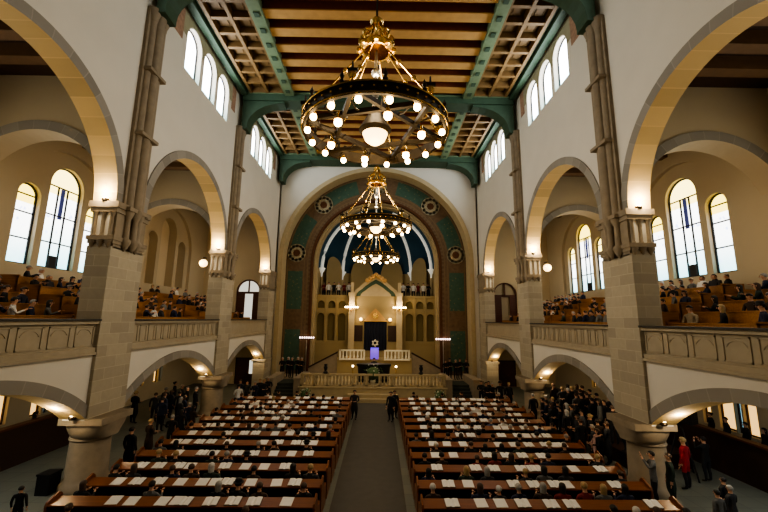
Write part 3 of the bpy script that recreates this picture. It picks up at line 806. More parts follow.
# ------------------------------------------------------------------ chandeliers
def chandelier():
    R = 1.9
    root = empty('wheel_chandelier', (0, 0, 0))
    mb = MB(); n = 48
    prof = [(R - .03, 0), (R + .05, 0), (R + .08, .06), (R + .03, .08), (R + .03, .24), (R + .08, .28), (R + .04, .32), (R - .03, .32)]
    for j in range(len(prof)):
        (r0, z0), (r1, z1) = prof[j], prof[(j + 1) % len(prof)]
        for k in range(n):
            a, b = 2 * PI * k / n, 2 * PI * (k + 1) / n
            mb.face([(r0 * math.cos(a), r0 * math.sin(a), z0), (r0 * math.cos(b), r0 * math.sin(b), z0), (r1 * math.cos(b), r1 * math.sin(b), z1), (r1 * math.cos(a), r1 * math.sin(a), z1)])
    hoop = mb.build('hoop', 'bronze', root)
    mb = MB()
    for k in range(48):
        a = 2 * PI * k / 48; mb.sphere(((R + .07) * math.cos(a), (R + .07) * math.sin(a), .16), .04, 6)
    for z in (.03, .31): mb.tube([((R + .07) * math.cos(2 * PI * k / 36), (R + .07) * math.sin(2 * PI * k / 36), z) for k in range(36)], .025, 5, 0, True)
    mb.build('gilt_beading', 'gold', hoop, True)
    for k in range(6):      # flat arms of the six-pointed frame
        a, b = 2 * PI * k / 6 + .26, 2 * PI * (k + 2) / 6 + .26
        p, q = Vector((R * math.cos(a), R * math.sin(a), .12)), Vector((R * math.cos(b), R * math.sin(b), .12))
        d = (q - p).normalized(); w = Vector((-d.y, d.x, 0)) * .05; m = MB(); u = Vector((0, 0, .12))
        m.v = [tuple(x) for x in (p - w, p + w, q + w, q - w, p - w + u, p + w + u, q + w + u, q - w + u)]
        m.f = [(0, 1, 2, 3), (4, 5, 6, 7), (0, 1, 5, 4), (1, 2, 6, 5), (2, 3, 7, 6), (3, 0, 4, 7)]; m.m = [0] * 6
        m.build('star_bar', 'bronze', root)
    MB().lathe([(.1, .9), (.2, .6), (.34, .35), (.45, .15), (.37, .05)], (0, 0, 0), 20).build('hub', 'bronze', root, True)
    MB().lathe([(.0001, -.26), (.14, -.24), (.27, -.14), (.33, 0), (.35, .06)], (0, 0, 0), 20).build('bowl_shade', 'bowl', root, True)
    for k in range(16):
        a = 2 * PI * (k + .5) / 16; x, y = (R - .09) * math.cos(a), (R - .09) * math.sin(a)
        l = MB().lathe([(.03, .12), (.05, .07), (.085, .0)], (x, y, 0), 8).build('lamp', 'gold', root, True)
        MB().sphere((x, y, -.06), .088, 10).build('bulb', 'bulb', l, True)
    for k in range(6):
        a = 2 * PI * k / 6 + PI / 6 + .26; x, y = 1.28 * math.cos(a), 1.28 * math.sin(a)
        l = MB().lathe([(.03, .15), (.05, .0), (.12, -.08)], (x, y, 0), 8).build('lamp', 'gold', root, True)
        MB().sphere((x, y, -.14), .105, 10).build('bulb', 'bulb', l, True)
    for k in range(12):
        a = 2 * PI * (k + .25) / 12; x, y = (R + .03) * math.cos(a), (R + .03) * math.sin(a)
        MB().lathe([(.05, .32), (.07, .38), (.03, .44), (.06, .52), (.015, .62), (.0001, .66)], (x, y, 0), 7).build('crest_finial', 'bronze', root, True)
        m = MB(); m.tube([(x * .97, y * .97, .05), (x * .8, y * .8, .22), (x * .62, y * .62, .12), (x * .46, y * .46, .2)], .022, 5); m.sphere((x * .8, y * .8, .24), .06, 6); m.build('scroll_arm', 'bronze', root, True)
    CR = 2.55
    for k in range(6):
        a = 2 * PI * k / 6 + .26
        p0 = Vector((R * math.cos(a), R * math.sin(a), .32)); p1 = Vector((.34 * math.cos(a), .34 * math.sin(a), CR))
        m = MB(); m.tube([p0, p1], .022, 6)
        for t in (.33, .66): m.sphere(tuple(p0.lerp(p1, t)), .075, 8)
        for t in (.0,): m.sphere((p0.x, p0.y, .5), .1, 8)
        m.build('chain_rod', 'gold', root, True)
        m = MB(); m.tube([(R * math.cos(a), R * math.sin(a), .44), (R * math.cos(a), R * math.sin(a), .85)], [.05, .02], 6)
        m.box(R * math.cos(a) - .12, R * math.cos(a) + .12, R * math.sin(a) - .03, R * math.sin(a) + .03, .6, .68); m.build('finial', 'bronze', root, True)
    # crown: openwork basket
    m = MB(); m.lathe([(.42, CR), (.5, CR + .1), (.42, CR + .22), (.36, CR + .22), (.44, CR + .1), (.36, CR)], (0, 0, 0), 16)
    for k in range(8):
        a = 2 * PI * k / 8
        m.tube([((.42 if j < 4 else .3 - (j - 4) * .06) * math.cos(a) * (1 + .18 * math.sin(j)), (.42 if j < 4 else .3 - (j - 4) * .06) * math.sin(a) * (1 + .18 * math.sin(j)), CR + .2 + j * .1) for j in range(8)], .045, 6)
        m.sphere((.5 * math.cos(a), .5 * math.sin(a), CR + .05), .09, 8)
    crown = m.build('crown', 'gold', root, True)
    m = MB(); m.lathe([(.0001, .8), (.16, .85), (.2, .98), (.1, 1.1), (.0001, 1.2)], (0, 0, CR), 12); m.build('crown_top', 'gold', crown, True)
    m = MB(); m.sphere((0, 0, CR + .3), .09, 10); m.build('crown_lamp', 'bowl', crown, True)
    m = MB(); m.tube([(0, 0, .4), (0, 0, CR)], .05, 8); m.sphere((0, 0, 1.9), .14, 10); m.sphere((0, 0, 1.2), .1, 8); m.build('stem', 'silver', root, True)
    m = MB(); m.tube([(0, 0, CR + 1.1), (0, 0, 22.15 - 11.15)], .035, 6)
    m.build('suspension_chain', 'bronze', root, True)
    return root
cpos = [(.1, 9.45, 'large wheel chandelier of many bulbs nearest the camera'), (.02, 20.0, 'middle wheel chandelier hanging in front of the painted arch'), (-.1, 30.4, 'farthest and lowest-looking wheel chandelier before the apse')]
c0 = chandelier()
for i, (x, y, lb) in enumerate(cpos):
    o = c0 if i == 0 else copy_tree(c0)
    o.location = (x, y, 11.06); tag(o, lb, 'chandelier', 'wheel chandeliers')
    LIGHTS.append((x, y, 9.7, 300 if i < 2 else 200, 1.0)); LIGHTS.append((x, y, 12.7, 270 if i < 2 else 150, .5))

# uplights at the arch springings, lamps under the galleries
upl = empty('uplight', (0, 0, 0)); MB().lathe([(.1, 0), (.13, .05), (.1, .12)], (0, 0, 0), 10).build('housing', 'bronze', upl, True); MB().lathe([(.0001, .13), (.09, .13), (.09, .15), (.0001, .16)], (0, 0, 0), 10).build('lamp_glass', 'flood', upl, True)
first = True
for sg in (-1, 1):
    for pi in range(4):
        for end in (0, 1):
            if (pi == 0 and end == 0) or (pi == 3 and end == 1): continue
            y = PIERS[pi][end] + (-.06 if end == 0 else .06); yl = PIERS[pi][end] + (-.32 if end == 0 else .32)
            z = CZ + .0
            o = upl if first else copy_tree(upl); first = False
            o.location = (sg * (W + .45), y, z)
            tag(o, 'small uplight on the upper capital of the %s %s nave pier, %s face' % (ORD[pi], sidename[sg], 'camera-side' if end == 0 else 'chancel-side'), 'lamp', 'uplights on the capitals')
            LIGHTS.append((sg * (W + .5), yl, z + .3, 105, .1))
            LIGHTS.append((sg * (W + .6), PIERS[pi][end] + (-.75 if end == 0 else .75), 3.0, 85, .15))
            o = copy_tree(upl); o.location = (sg * (W + .45), PIERS[pi][end] + (-.12 if end == 0 else .12) * (1 if pi < 3 else .5), 2.5)
            tag(o, 'small uplight on the lower capital of the %s %s nave pier, %s face' % (ORD[pi], sidename[sg], 'camera-side' if end == 0 else 'chancel-side'), 'lamp', 'uplights on the capitals')
# globe sconces on the transverse walls of the gallery
for sg, y, w in ((-1, 24.2, 'middle'), (1, 24.2, 'middle'), (-1, 14.0, 'near'), (1, 14.0, 'near')):
    for xx in ((12.1 if y > 20 else 0),):
        if not xx: continue
        o = empty('globe_sconce', (sg * 11.45, y + .6, 9.7), 0, 'round glowing sconce on the pier behind the %s gallery arch' % sidename[sg], 'lamp', 'gallery sconces')
        MB().tube([(0, .05, .35), (0, -.35, .35), (0, -.35, .15)], .03, 6).build('bracket', 'bronze', o, True)
        MB().sphere((0, -.35, -.05), .26, 12).build('globe', 'bowl', o, True)
        LIGHTS.append((sg * 11.7, y - .3, 9.6, 60, .3))
# ------------------------------------------------------------------ people
def skin_body(name, J, E, mats, region, extra=None, sub=1):
    me = bpy.data.meshes.new('tmp'); keys = list(J)
    me.from_pydata([J[k][0] for k in keys], [(keys.index(a), keys.index(b)) for a, b in E], [])
    o = bpy.data.objects.new('tmp', me); COL.objects.link(o)
    md = o.modifiers.new('s', 'SKIN'); md.use_smooth_shade = True
    for i, k in enumerate(keys):
        r = J[k][1]; me.skin_vertices[0].data[i].radius = r if isinstance(r, tuple) else (r, r)
        me.skin_vertices[0].data[i].use_root = (i == 0)
    sb = o.modifiers.new('u', 'SUBSURF'); sb.levels = sub; sb.render_levels = sub
    dg = bpy.context.evaluated_depsgraph_get(); ev = o.evaluated_get(dg)
    m2 = bpy.data.meshes.new_from_object(ev); m2.name = name
    bpy.data.objects.remove(o); bpy.data.meshes.remove(me)
    mb = MB(); mb.v = [tuple(v.co) for v in m2.vertices]; mb.f = [tuple(p.vertices) for p in m2.polygons]
    mb.m = [region(p.center) for p in m2.polygons]
    if extra: extra(mb)
    bpy.data.meshes.remove(m2)
    return mb.mesh(name, mats, True)
MATS = ['cloth', 'flesh', 'trouser', 'shoe']
def head_extra(hx, hy, hz, hands):
    def f(mb):
        mb.lathe([(.012, -.01), (.02, 0), (.004, .05)], (hx, hy + .098, hz), 6, 1)              # nose
        for s in (-1, 1):
            mb.sphere((hx + s * .035, hy + .082, hz + .035), .012, 6, 3)                        # eyes
            mb.sphere((hx + s * .088, hy - .005, hz + .01), .022, 6, 1, 1.3)                    # ears
        mb.box(hx - .025, hx + .025, hy + .085, hy + .093, hz - .052, hz - .044, 3)             # mouth
        for s, (x, y, z), d in hands:
            d = Vector(d).normalized(); side = d.cross(Vector((0, 0, 1) if abs(d.z) < .8 else (0, 1, 0))).normalized()
            P = Vector((x, y, z))
            for k, ln in enumerate((.065, .078, .072, .055)):
                b = P + side * (k - 1.5) * .018; mb.tube([b, b + d * ln * .6, b + d * ln + Vector((0, .012, -.01))], [.009, .008, .006], 5, 1)
            b = P - d * .05 + side * .035 * (-s); mb.tube([b, b + side * (-s) * .03 + d * .03, b + side * (-s) * .03 + d * .055], [.011, .009, .007], 5, 1)
    return f
def standing(name, arm, coat=False, jacket=False):
    J = {'pel': ((0, 0, .95), (.15, .11)), 'bel': ((0, .01, 1.1), (.145, .105)), 'che': ((0, 0, 1.32), (.17, .11)), 'nk0': ((0, -.01, 1.46), (.075, .07)), 'nk': ((0, 0, 1.53), .052),
         'hd': ((0, .02, 1.61), (.078, .092)), 'tp': ((0, .01, 1.69), (.075, .085))}
    E = [('pel', 'bel'), ('bel', 'che'), ('che', 'nk0'), ('nk0', 'nk'), ('nk', 'hd'), ('hd', 'tp')]
    hands = []
    for s, n in ((-1, 'l'), (1, 'r')):
        J['sh' + n] = ((s * .2, 0, 1.4), .062)
        if arm == 'down': a = ((s * .255, -.02, 1.12), (s * .26, .05, .88), (s * .255, .07, .80)); d = (0, .15, -1)
        elif arm == 'front': a = ((s * .25, .02, 1.14), (s * .13, .24, 1.12), (s * .1, .31, 1.13)); d = (-s * .3, 1, .1)
        else: a = ((s * .27, .12, 1.25), (s * .12, .27, 1.5), (s * .08, .29, 1.57)); d = (-s * .3, .2, 1)
        J['el' + n] = (a[0], .048); J['wr' + n] = (a[1], .032); J['ha' + n] = (a[2], (.034, .018))
        E += [('che', 'sh' + n), ('sh' + n, 'el' + n), ('el' + n, 'wr' + n), ('wr' + n, 'ha' + n)]
        hands.append((s, tuple(Vector(a[2]) + Vector(d).normalized() * .035), d))
        J['hi' + n] = ((s * .09, 0, .84), (.105 if coat else .092)); J['mt' + n] = ((s * .1, .01, .66), (.13 if coat else .08)); J['kn' + n] = ((s * .1, .015, .48), (.10 if coat else .058)); J['cf' + n] = ((s * .1, -.02, .34), .055); J['an' + n] = ((s * .1, -.01, .09), .038); J['to' + n] = ((s * .12, .14, .04), .036)
        E += [('pel', 'hi' + n), ('hi' + n, 'mt' + n), ('mt' + n, 'kn' + n), ('kn' + n, 'cf' + n), ('cf' + n, 'an' + n), ('an' + n, 'to' + n)]
    hem = .42 if coat else .62 if jacket else .84
    wr = [Vector(J['wr' + n][0]) for n in 'lr']
    def reg(c):
        if c.z > 1.5 and abs(c.x) < .105 and c.y < .16: return 1
        if any((c - w).length < .035 or ((c - w).dot(Vector(J['ha' + n][0]) - w) > 0 and (c - w).length < .13) for w, n in zip(wr, 'lr')): return 1
        if c.z < .1: return 3
        return 0 if c.z > hem else 2
    return skin_body(name, J, E, MATS, reg, head_extra(0, .02, 1.625, hands))
def seated(name, arm, sub=1):
    J = {'pel': ((0, 0, .55), (.16, .13)), 'bel': ((0, .0, .7), (.15, .11)), 'che': ((0, .02, .92), (.17, .11)), 'nk0': ((0, .02, 1.06), (.075, .07)), 'nk': ((0, .03, 1.13), .052),
         'hd': ((0, .06, 1.21), (.078, .092)), 'tp': ((0, .05, 1.29), (.075, .085))}
    E = [('pel', 'bel'), ('bel', 'che'), ('che', 'nk0'), ('nk0', 'nk'), ('nk', 'hd'), ('hd', 'tp')]; hands = []
    for s, n in ((-1, 'l'), (1, 'r')):
        J['sh' + n] = ((s * .2, .02, 1.0), .062)
        a = ((s * .25, .08, .74), (s * .12, .26, .68), (s * .1, .32, .67)) if arm == 'lap' else ((s * .26, .12, .8), (s * .16, .32, .92), (s * .13, .38, .96)); d = (-s * .3, 1, .2)
        J['el' + n] = (a[0], .048); J['wr' + n] = (a[1], .032); J['ha' + n] = (a[2], (.034, .018))
        E += [('che', 'sh' + n), ('sh' + n, 'el' + n), ('el' + n, 'wr' + n), ('wr' + n, 'ha' + n)]
        hands.append((s, tuple(Vector(a[2]) + Vector(d).normalized() * .035), d))
        J['hi' + n] = ((s * .1, .12, .53), .09); J['kn' + n] = ((s * .12, .44, .51), .062); J['cf' + n] = ((s * .12, .44, .33), .054); J['an' + n] = ((s * .12, .42, .09), .038); J['to' + n] = ((s * .13, .56, .04), .034)
        E += [('pel', 'hi' + n), ('hi' + n, 'kn' + n), ('kn' + n, 'cf' + n), ('cf' + n, 'an' + n), ('an' + n, 'to' + n)]
    wr = [Vector(J['wr' + n][0]) for n in 'lr']
    def reg(c):
        if c.z > 1.1 and abs(c.x) < .105: return 1
        if any((c - w).length < .035 or ((c - w).dot(Vector(J['ha' + n][0]) - w) > 0 and (c - w).length < .13) for w, n in zip(wr, 'lr')): return 1
        if c.z < .1: return 3
        return 2 if (c.y > .17 and c.z < .62) or c.z < .5 else 0
    return skin_body(name, J, E, MATS, reg, head_extra(0, .06, 1.225, hands if sub else []), sub)
def hair_mesh(kind, hy, hz):
    mb = MB(); n = 12
    rows = []
    H = {'short': .0, 'long': -.17, 'bun': -.02, 'hat': 0}[kind]
    for j in range(7):
        ph = PI / 2 * (1 - j / 5.0) if j <= 5 else -.4
        for k in range(n):
            a = 2 * PI * k / n
            front = max(0, math.sin(a))
            e = ph if front < .3 else max(ph, .35 + .3 * front)
            r = .1 if j < 6 else .098
            z = r * 1.12 * math.sin(e)
            if j == 6 and front < .3: z += H
            mb.v.append((r * math.cos(e) * math.cos(a) * .98, hy + .0 + r * 1.1 * math.cos(e) * math.sin(a) - .008, hz + .035 + z))
    for j in range(6):
        for k in range(n): mb.f.append((j * n + k, j * n + (k + 1) % n, (j + 1) * n + (k + 1) % n, (j + 1) * n + k)); mb.m.append(0)
    if kind == 'bun': mb.sphere((0, hy - .11, hz + .06), .045, 8)
    if kind == 'hat': mb.lathe([(.15, .07), (.15, .08), (.1, .09), (.095, .17), (.06, .19), (.0001, .19)], (0, hy, hz), 14)
    return mb.mesh('hair_' + kind, 'hair', True)
ST = {'jacket': standing('standing_body', 'down', False, True), 'down': standing('standing_body', 'down'), 'front': standing('standing_body', 'front'), 'up': standing('standing_body', 'up'), 'coat': standing('standing_body', 'down', True), 'coatfront': standing('standing_body', 'front', True)}
SE = {'lap': seated('seated_body', 'lap'), 'read': seated('seated_body', 'read')}
HAIR = {('st', k): hair_mesh(k, .02, 1.62) for k in ('short', 'long', 'bun', 'hat')}
HAIR.update({('se', k): hair_mesh(k, .06, 1.22) for k in ('short', 'long', 'bun', 'hat')})
CLOTH = [('black', (.012, .012, .014)), ('charcoal', (.04, .04, .045)), ('navy', (.02, .028, .07)), ('dark brown', (.06, .035, .022)), ('grey', (.16, .16, .155)), ('beige', (.42, .34, .24)), ('white', (.72, .70, .66)), ('dark red', (.25, .03, .03)), ('blue', (.10, .17, .30)), ('dark green', (.03, .05, .035))]
WGT = [30, 20, 14, 10, 7, 4, 4, 3, 3, 5]
HC = [('dark-haired', (.02, .014, .01)), ('brown-haired', (.09, .05, .03)), ('grey-haired', (.38, .36, .33)), ('fair-haired', (.45, .32, .16)), ('white-haired', (.62, .6, .56))]
HW = [40, 25, 15, 10, 6]
rp = random.Random(11)
def person(kind, pose, loc, rz, where, group, cloth=None, hair=None, hk=None, scale=None, label=None):
    cn, cc = cloth or rp.choices(CLOTH, WGT)[0]; hn, hc = hair or rp.choices(HC, HW)[0]; hk = hk or rp.choices(['short', 'long', 'bun', 'hat'], [50, 25, 8, 6])[0]
    o = bpy.data.objects.new('person', (ST if kind == 'st' else SE)[pose]); COL.objects.link(o)
    o.location = loc; o.rotation_euler = (0, 0, rz); s = scale or rp.uniform(.95, 1.04); o.scale = (s * 1.12, s * 1.1, s) if kind == 'st' else (s * 1.08, s * 1.04, s); o.color = (*cc, 1)
    h = bpy.data.objects.new('hair' if hk != 'hat' else 'hat', HAIR[(kind, hk)]); COL.objects.link(h); h.parent = o; h.color = (*(hc if hk != 'hat' else (.01, .01, .01)), 1)
    who = '%s person in %s' % (hn if hk != 'hat' else 'hatted', cn)
    tag(o, label or ('%s, %s' % (who, where)), 'person', group)
    return o

# ------------------------------------------------------------------ pews, books
ROWS = [10.3, 11.65, 12.92, 14.22, 15.5, 16.8, 18.05, 19.3, 20.6, 21.9, 23.2, 24.5, 25.8]
def pew(x0, x1):
    root = empty('church_pew', (0, 0, 0)); w = x1 - x0
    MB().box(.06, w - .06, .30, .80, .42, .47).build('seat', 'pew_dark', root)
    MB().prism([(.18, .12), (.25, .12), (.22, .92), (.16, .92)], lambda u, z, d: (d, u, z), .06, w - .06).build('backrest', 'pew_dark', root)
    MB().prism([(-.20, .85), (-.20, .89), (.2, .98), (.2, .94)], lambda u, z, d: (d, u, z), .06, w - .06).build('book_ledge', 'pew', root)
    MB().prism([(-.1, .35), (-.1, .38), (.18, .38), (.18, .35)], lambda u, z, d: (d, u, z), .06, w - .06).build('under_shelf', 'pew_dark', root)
    P = [(-.2, .0), (-.22, .87), (-.18, .96), (.2, 1.1), (.3, 1.02), (.36, .68), (.8, .64), (.84, .5), (.84, 0)]
    for x in (0, w - .06): MB().prism(P, lambda u, z, d: (x + d, u, z), 0, .06).build('end_panel', 'pew', root)
    for k in range(1, 4):
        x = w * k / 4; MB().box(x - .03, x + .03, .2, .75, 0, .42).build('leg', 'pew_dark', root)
    return root
def book():
    root = empty('open_book', (0, 0, 0)); m = MB()
    m.box(-.205, .205, -.175, .175, 0, .008); m.build('cover', 'cover', root)
    m = MB()
    for s in (-1, 1):
        m.prism([(0, .01), (s * .06, .035), (s * .195, .025), (s * .195, .008), (0, .008)], lambda u, z, d: (u, d, z), -.17, .17)
    m.build('pages', 'paper', root); return root
def sheet():
    o = MB().box(-.17, .17, -.18, .18, 0, .012).build('song_sheet', 'paper'); return o
def crowd_mesh(name, spots, label, group=None):
    # low-detail seated figures joined into one piece of stuff
    rc_ = random.Random(9); mb = MB(); src = lowbody
    for (x, y, z, rz) in spots:
        c, s_ = math.cos(rz), math.sin(rz); col = rc_.choices([0, 1, 2, 3, 4, 5], [40, 22, 12, 8, 8, 6])[0]; hc = rc_.choices([6, 7, 8], [55, 25, 14])[0]; k = rc_.uniform(.93, 1.04)
        i = len(mb.v)
        for v in src.v: mb.v.append((x + (v[0] * c - v[1] * s_) * k * 1.06, y + (v[0] * s_ + v[1] * c) * k, z + v[2] * k))
        for f, m_ in zip(src.f, src.m): mb.f.append(tuple(i + j for j in f)); mb.m.append({0: col, 1: 9, 2: 1, 3: 0, 4: hc}[m_])
    mats = []
    for cn in ('black', 'charcoal', 'navy', 'dark brown', 'grey', 'white'):
        mats.append(plain('crowd_' + cn.replace(' ', '_'), dict(CLOTH)[cn], .9))
    for hn in ('dark-haired', 'brown-haired', 'grey-haired'): mats.append(plain('crowd_' + hn, dict(HC)[hn], .8))
    mats.append(M['flesh'])
    o = mb.build(name, mats, None, True); tag(o, label, 'people', None, 'stuff'); return o
def low_source():
    me = seated('lowtmp', 'lap', 0); me2 = HAIR[('se', 'short')]; mb = MB()
    mb.v = [tuple(v.co) for v in me.vertices]; mb.f = [tuple(p.vertices) for p in me.polygons]; mb.m = [p.material_index for p in me.polygons]
    i = len(mb.v); mb.v += [tuple(v.co) for v in me2.vertices]; mb.f += [tuple(i + j for j in p.vertices) for p in me2.polygons]; mb.m += [4] * len(me2.polygons)
    return mb
lowbody = low_source(); CROWD = {'nave': [], 'left': [], 'right': []}
PW = {-1: (-8.95, -1.45), 1: (1.55, 9.0)}
pr_ = {s: pew(*PW[s]) for s in (-1, 1)}; bk0 = book(); sh0 = sheet(); usedb = useds = False
rb = random.Random(5)
TILT = math.atan2(.09, .40)
for s in (-1, 1):
    S = sidename[s]
    for i, y in enumerate(ROWS):
        x0, x1 = PW[s]
        o = pr_[s] if i == 0 else copy_tree(pr_[s])
        o.location = (x0, y, 0); tag(o, 'brown wooden pew with book ledge, %s block, %s row from the camera' % (S, ORD[i]), 'pew', 'pews of the %s block' % S)
        nb = 9; xs = []
        for k in range(nb):
            if rb.random() < .13: continue
            x = x0 + .55 + (x1 - x0 - 1.1) * (k + .5) / nb + rb.uniform(-.16, .16); xs.append((k, x))
            a = nb - k if s < 0 else k + 1
            for t in range(2 if rb.random() < .1 else 1):
                if rb.random() < .62 and t == 0:
                    b = bk0 if not usedb else copy_tree(bk0); usedb = True; cat = 'book'; nm = 'open white-paged book'; off = 0
                else:
                    b = sh0 if not useds else copy_tree(sh0); useds = True; cat = 'paper'; nm = 'white song sheet'; off = .3 if t else 0
                yy = 0 + rb.uniform(-.015, .015); z = .89 + (yy + .20) * .09 / .40 + .008
                b.location = (min(x + off + (.1 if t else 0), x1 - .3), y + yy, z); b.rotation_euler = (TILT, 0, rb.uniform(-.07, .07))
                tag(b, '%s on the %s pews, %s row, %s place from the aisle' % (nm, S, ORD[i], ORD[a - 1] + (' outer' if t else '')), cat, '%ss on the pew ledges' % cat)
        # people on the seats of this pew
        ns = 11
        for k in range(ns):
            pr = [.3, .7, .62, .58, .56, .54, .3, .25, .2, .15, .1, .1, .1][i]
            own = rb.random() < pr
            x = x0 + .5 + (x1 - x0 - 1.0) * k / (ns - 1) + rb.uniform(-.08, .08); a = ns - k if s < 0 else k + 1
            if not own:
                if i > 5 and rb.random() < .55: CROWD['nave'].append((x, y + .5, -.03, rb.uniform(-.3, .3)))
                continue
            person('se', rb.choice(['lap', 'read']), (x, y + .50, -.03), rb.uniform(-.25, .25), '%s pews, %s row, %s seat from the aisle' % (S, ORD[i], ORD[a - 1]), 'people seated in the pews', scale=rb.uniform(.9, 1.0))

# ------------------------------------------------------------------ gallery tiers with people
def gallery(sg, ya, yb, bi, dens, count):
    S = sidename[sg]; nm = ['near', 'middle', 'far'][bi]
    xs = [11.75 + 1.02 * k for k in range(5)]
    for k, x in enumerate(xs):
        fz = GFL + .42 * k + .42
        root = empty('gallery_pew', (sg * x, ya, 0), 0, 'honey-coloured pew on the %s tier of the %s gallery, %s bay' % (ORD[k], S, nm), 'pew', 'gallery pews')
        L = yb - ya; f = lambda a, b: sorted((sg * a, sg * b))
        a, b = f(-.42, .59); MB().box(a, b, 0, L, GFL, fz).build('tier_step', 'darkwood', root)
        a, b = f(-.40, -.34); MB().box(a, b, 0, L, fz, fz + .7).build('front_panel', 'pew_orange', root)
        a, b = f(-.44, -.1); MB().box(a, b, 0, L, fz + .7, fz + .74).build('book_ledge', 'pew_orange', root)
        a, b = f(.05, .45); MB().box(a, b, 0, L, fz + .4, fz + .45).build('seat', 'pew_orange', root)
        for yy in (0, L - .06):
            a, b = f(-.44, .55); MB().box(a, b, yy, yy + .06, fz, fz + .8).build('end_panel', 'pew_orange', root)
        n = int(L / .66)
        for j in range(n):
            yy_ = ya + .4 + j * (L - .8) / (n - 1); rz_ = (PI / 2 if sg > 0 else -PI / 2) + rb.uniform(-.2, .9) * (-sg)
            if rb.random() > dens:
                if bi > 0 and rb.random() < .7: CROWD[S].append((sg * (x + .26), yy_, fz, rz_))
                continue
            person('se', rb.choice(['lap', 'read']), (sg * (x + .26), ya + .4 + j * (L - .8) / (n - 1), fz), (PI / 2 if sg > 0 else -PI / 2) + rb.uniform(-.2, .9) * (-sg), '%s gallery %s bay, %s tier, %s from the camera' % (S, nm, ORD[k], ORD[j]), 'people in the galleries')
for sg in (-1, 1):
    gallery(sg, 10.9, 14.4, 0, .85, 0); gallery(sg, 16.2, 24.2, 1, .3, 0); gallery(sg, 26.4, 33.8, 2, .05, 0)

crowd_mesh('seated_congregation', CROWD['nave'], 'dense seated congregation filling the far pews of both blocks')
for S in ('left', 'right'): crowd_mesh('gallery_congregation', CROWD[S], 'crowded seated congregation in the middle and far bays of the %s gallery' % S)
# choir behind the screen
for s in (-1, 1):
    for k in range(6):
        person('st', rp.choice(['front', 'down']), (CX + s * (2.95 + .55 * k), 40.35 + .35 * (k % 2), 8.35), PI + rp.uniform(-.3, .3), '%s from the ark in the %s choir loft' % (ORD[k], sidename[s]), 'choir in the apse loft', cloth=CLOTH[6] if k % 2 == 0 else CLOTH[rp.choice([0, 7])], scale=.98)

# ------------------------------------------------------------------ standing groups
def stand(x, y, rz, where, pose=None, z=0, **k):
    return person('st', pose or rp.choice(['down', 'front', 'coat', 'coatfront', 'down']), (x, y, z), rz, where, k.pop('group', 'people standing in the aisles'), **k)
BLK = CLOTH[0]
# left aisle crowd
LG = [(-13.9, 22.9), (-13.1, 24.6), (-12.6, 25.6), (-12.4, 24.0), (-11.9, 24.9), (-11.6, 23.4), (-12.0, 22.5), (-11.2, 24.6), (-10.9, 22.6), (-11.5, 21.4), (-12.9, 23.2), (-10.6, 21.6), (-13.5, 26.4)]
for k, (x, y) in enumerate(LG):
    stand(x, y, rp.uniform(-1.4, .2), '%s of the group under the middle left gallery arch' % ORD[k], cloth=rp.choice([CLOTH[0], CLOTH[0], CLOTH[1], CLOTH[2]]), group='group under the left gallery arch')
stand(-15.2, 17.9, -.6, '', label='person in black standing in the dark doorway by the near left pier', cloth=BLK, hair=HC[0])
stand(-8.55 - 1.0, 15.9, -.3, '', pose='coat', label='person in a long black coat standing beside the near left column', cloth=BLK, hair=HC[0])
stand(-9.7, 17.4, -.5, '', pose='coatfront', label='fair-haired person in dark brown between the near left column and the pews', cloth=CLOTH[3], hair=HC[3], hk='short')
for k, (x, y) in enumerate([(-9.4, 18.6), (-9.5, 19.6), (-9.35, 20.5), (-9.9, 21.2)]):
    stand(x, y, rp.uniform(-.6, .3), '%s person along the outer end of the left pews' % ORD[k], cloth=rp.choice(CLOTH[:4]), scale=.9)
stand(-8.9, 25.6, .8, '', pose='front', label='person in a white shirt beside the middle left column', cloth=CLOTH[6], hair=HC[0], hk='short')
# right aisle press of people
RG = []
rg = random.Random(3)
for row in range(9):
    for c in range(5 if row > 2 else 3):
        RG.append((9.75 + c * .62 + rg.uniform(-.12, .12), 17.2 + row * .78 + rg.uniform(-.15, .15)))
tag(MB().box(10.85, 13.7, 16.9, 26.2, 0, .56).box(10.83, 13.72, 16.88, 26.22, .56, .6).build('press_riser', 'bench_dark'), 'low dark riser under the crowd in the right aisle', 'platform')
RG = [p for p in RG if not (p[1] > 23.9 and p[0] < 11.7) and p[1] < 26]
for k, (x, y) in enumerate(RG):
    stand(x, y, rg.uniform(-.3, 1.6), 'right aisle crowd, %s row, %s from the pews' % (ORD[min(int((y - 17) / .78), 12)], ORD[min(int((x - 9.4) / .62), 8)]), cloth=rg.choice([CLOTH[0], CLOTH[0], CLOTH[1], CLOTH[0], CLOTH[3], CLOTH[2], CLOTH[4]]), group='crowd in the right aisle', z=.6 if x > 10.75 else 0)
stand(9.5, 16.5, 1.2, '', pose='front', label='person in black with a pale pink scarf at the right end of the pews', cloth=BLK, hair=HC[1], hk='long')
# pale scarf worn by the person above
sc_o = bpy.context.scene.objects
p_ = [o for o in sc_o if o.get('label', '').startswith('person in black with a pale pink')][0]
m = MB(); m.tube([(-.1, .13, 1.42), (-.13, .15, 1.2), (-.16, .16, .95), (-.17, .15, .7)], [.03, .05, .055, .05], 8); m.tube([(.1, .13, 1.42), (0, .16, 1.3), (.12, .2, 1.15), (.2, .24, 1.0)], [.03, .05, .055, .05], 8); m.tube([(-.1, .12, 1.43), (-.08, -.08, 1.5), (.08, -.08, 1.5), (.1, .12, 1.43)], .035, 8)
m.build('scarf', plain('pale_pink_wool', (.55, .36, .32), .9), p_, True)
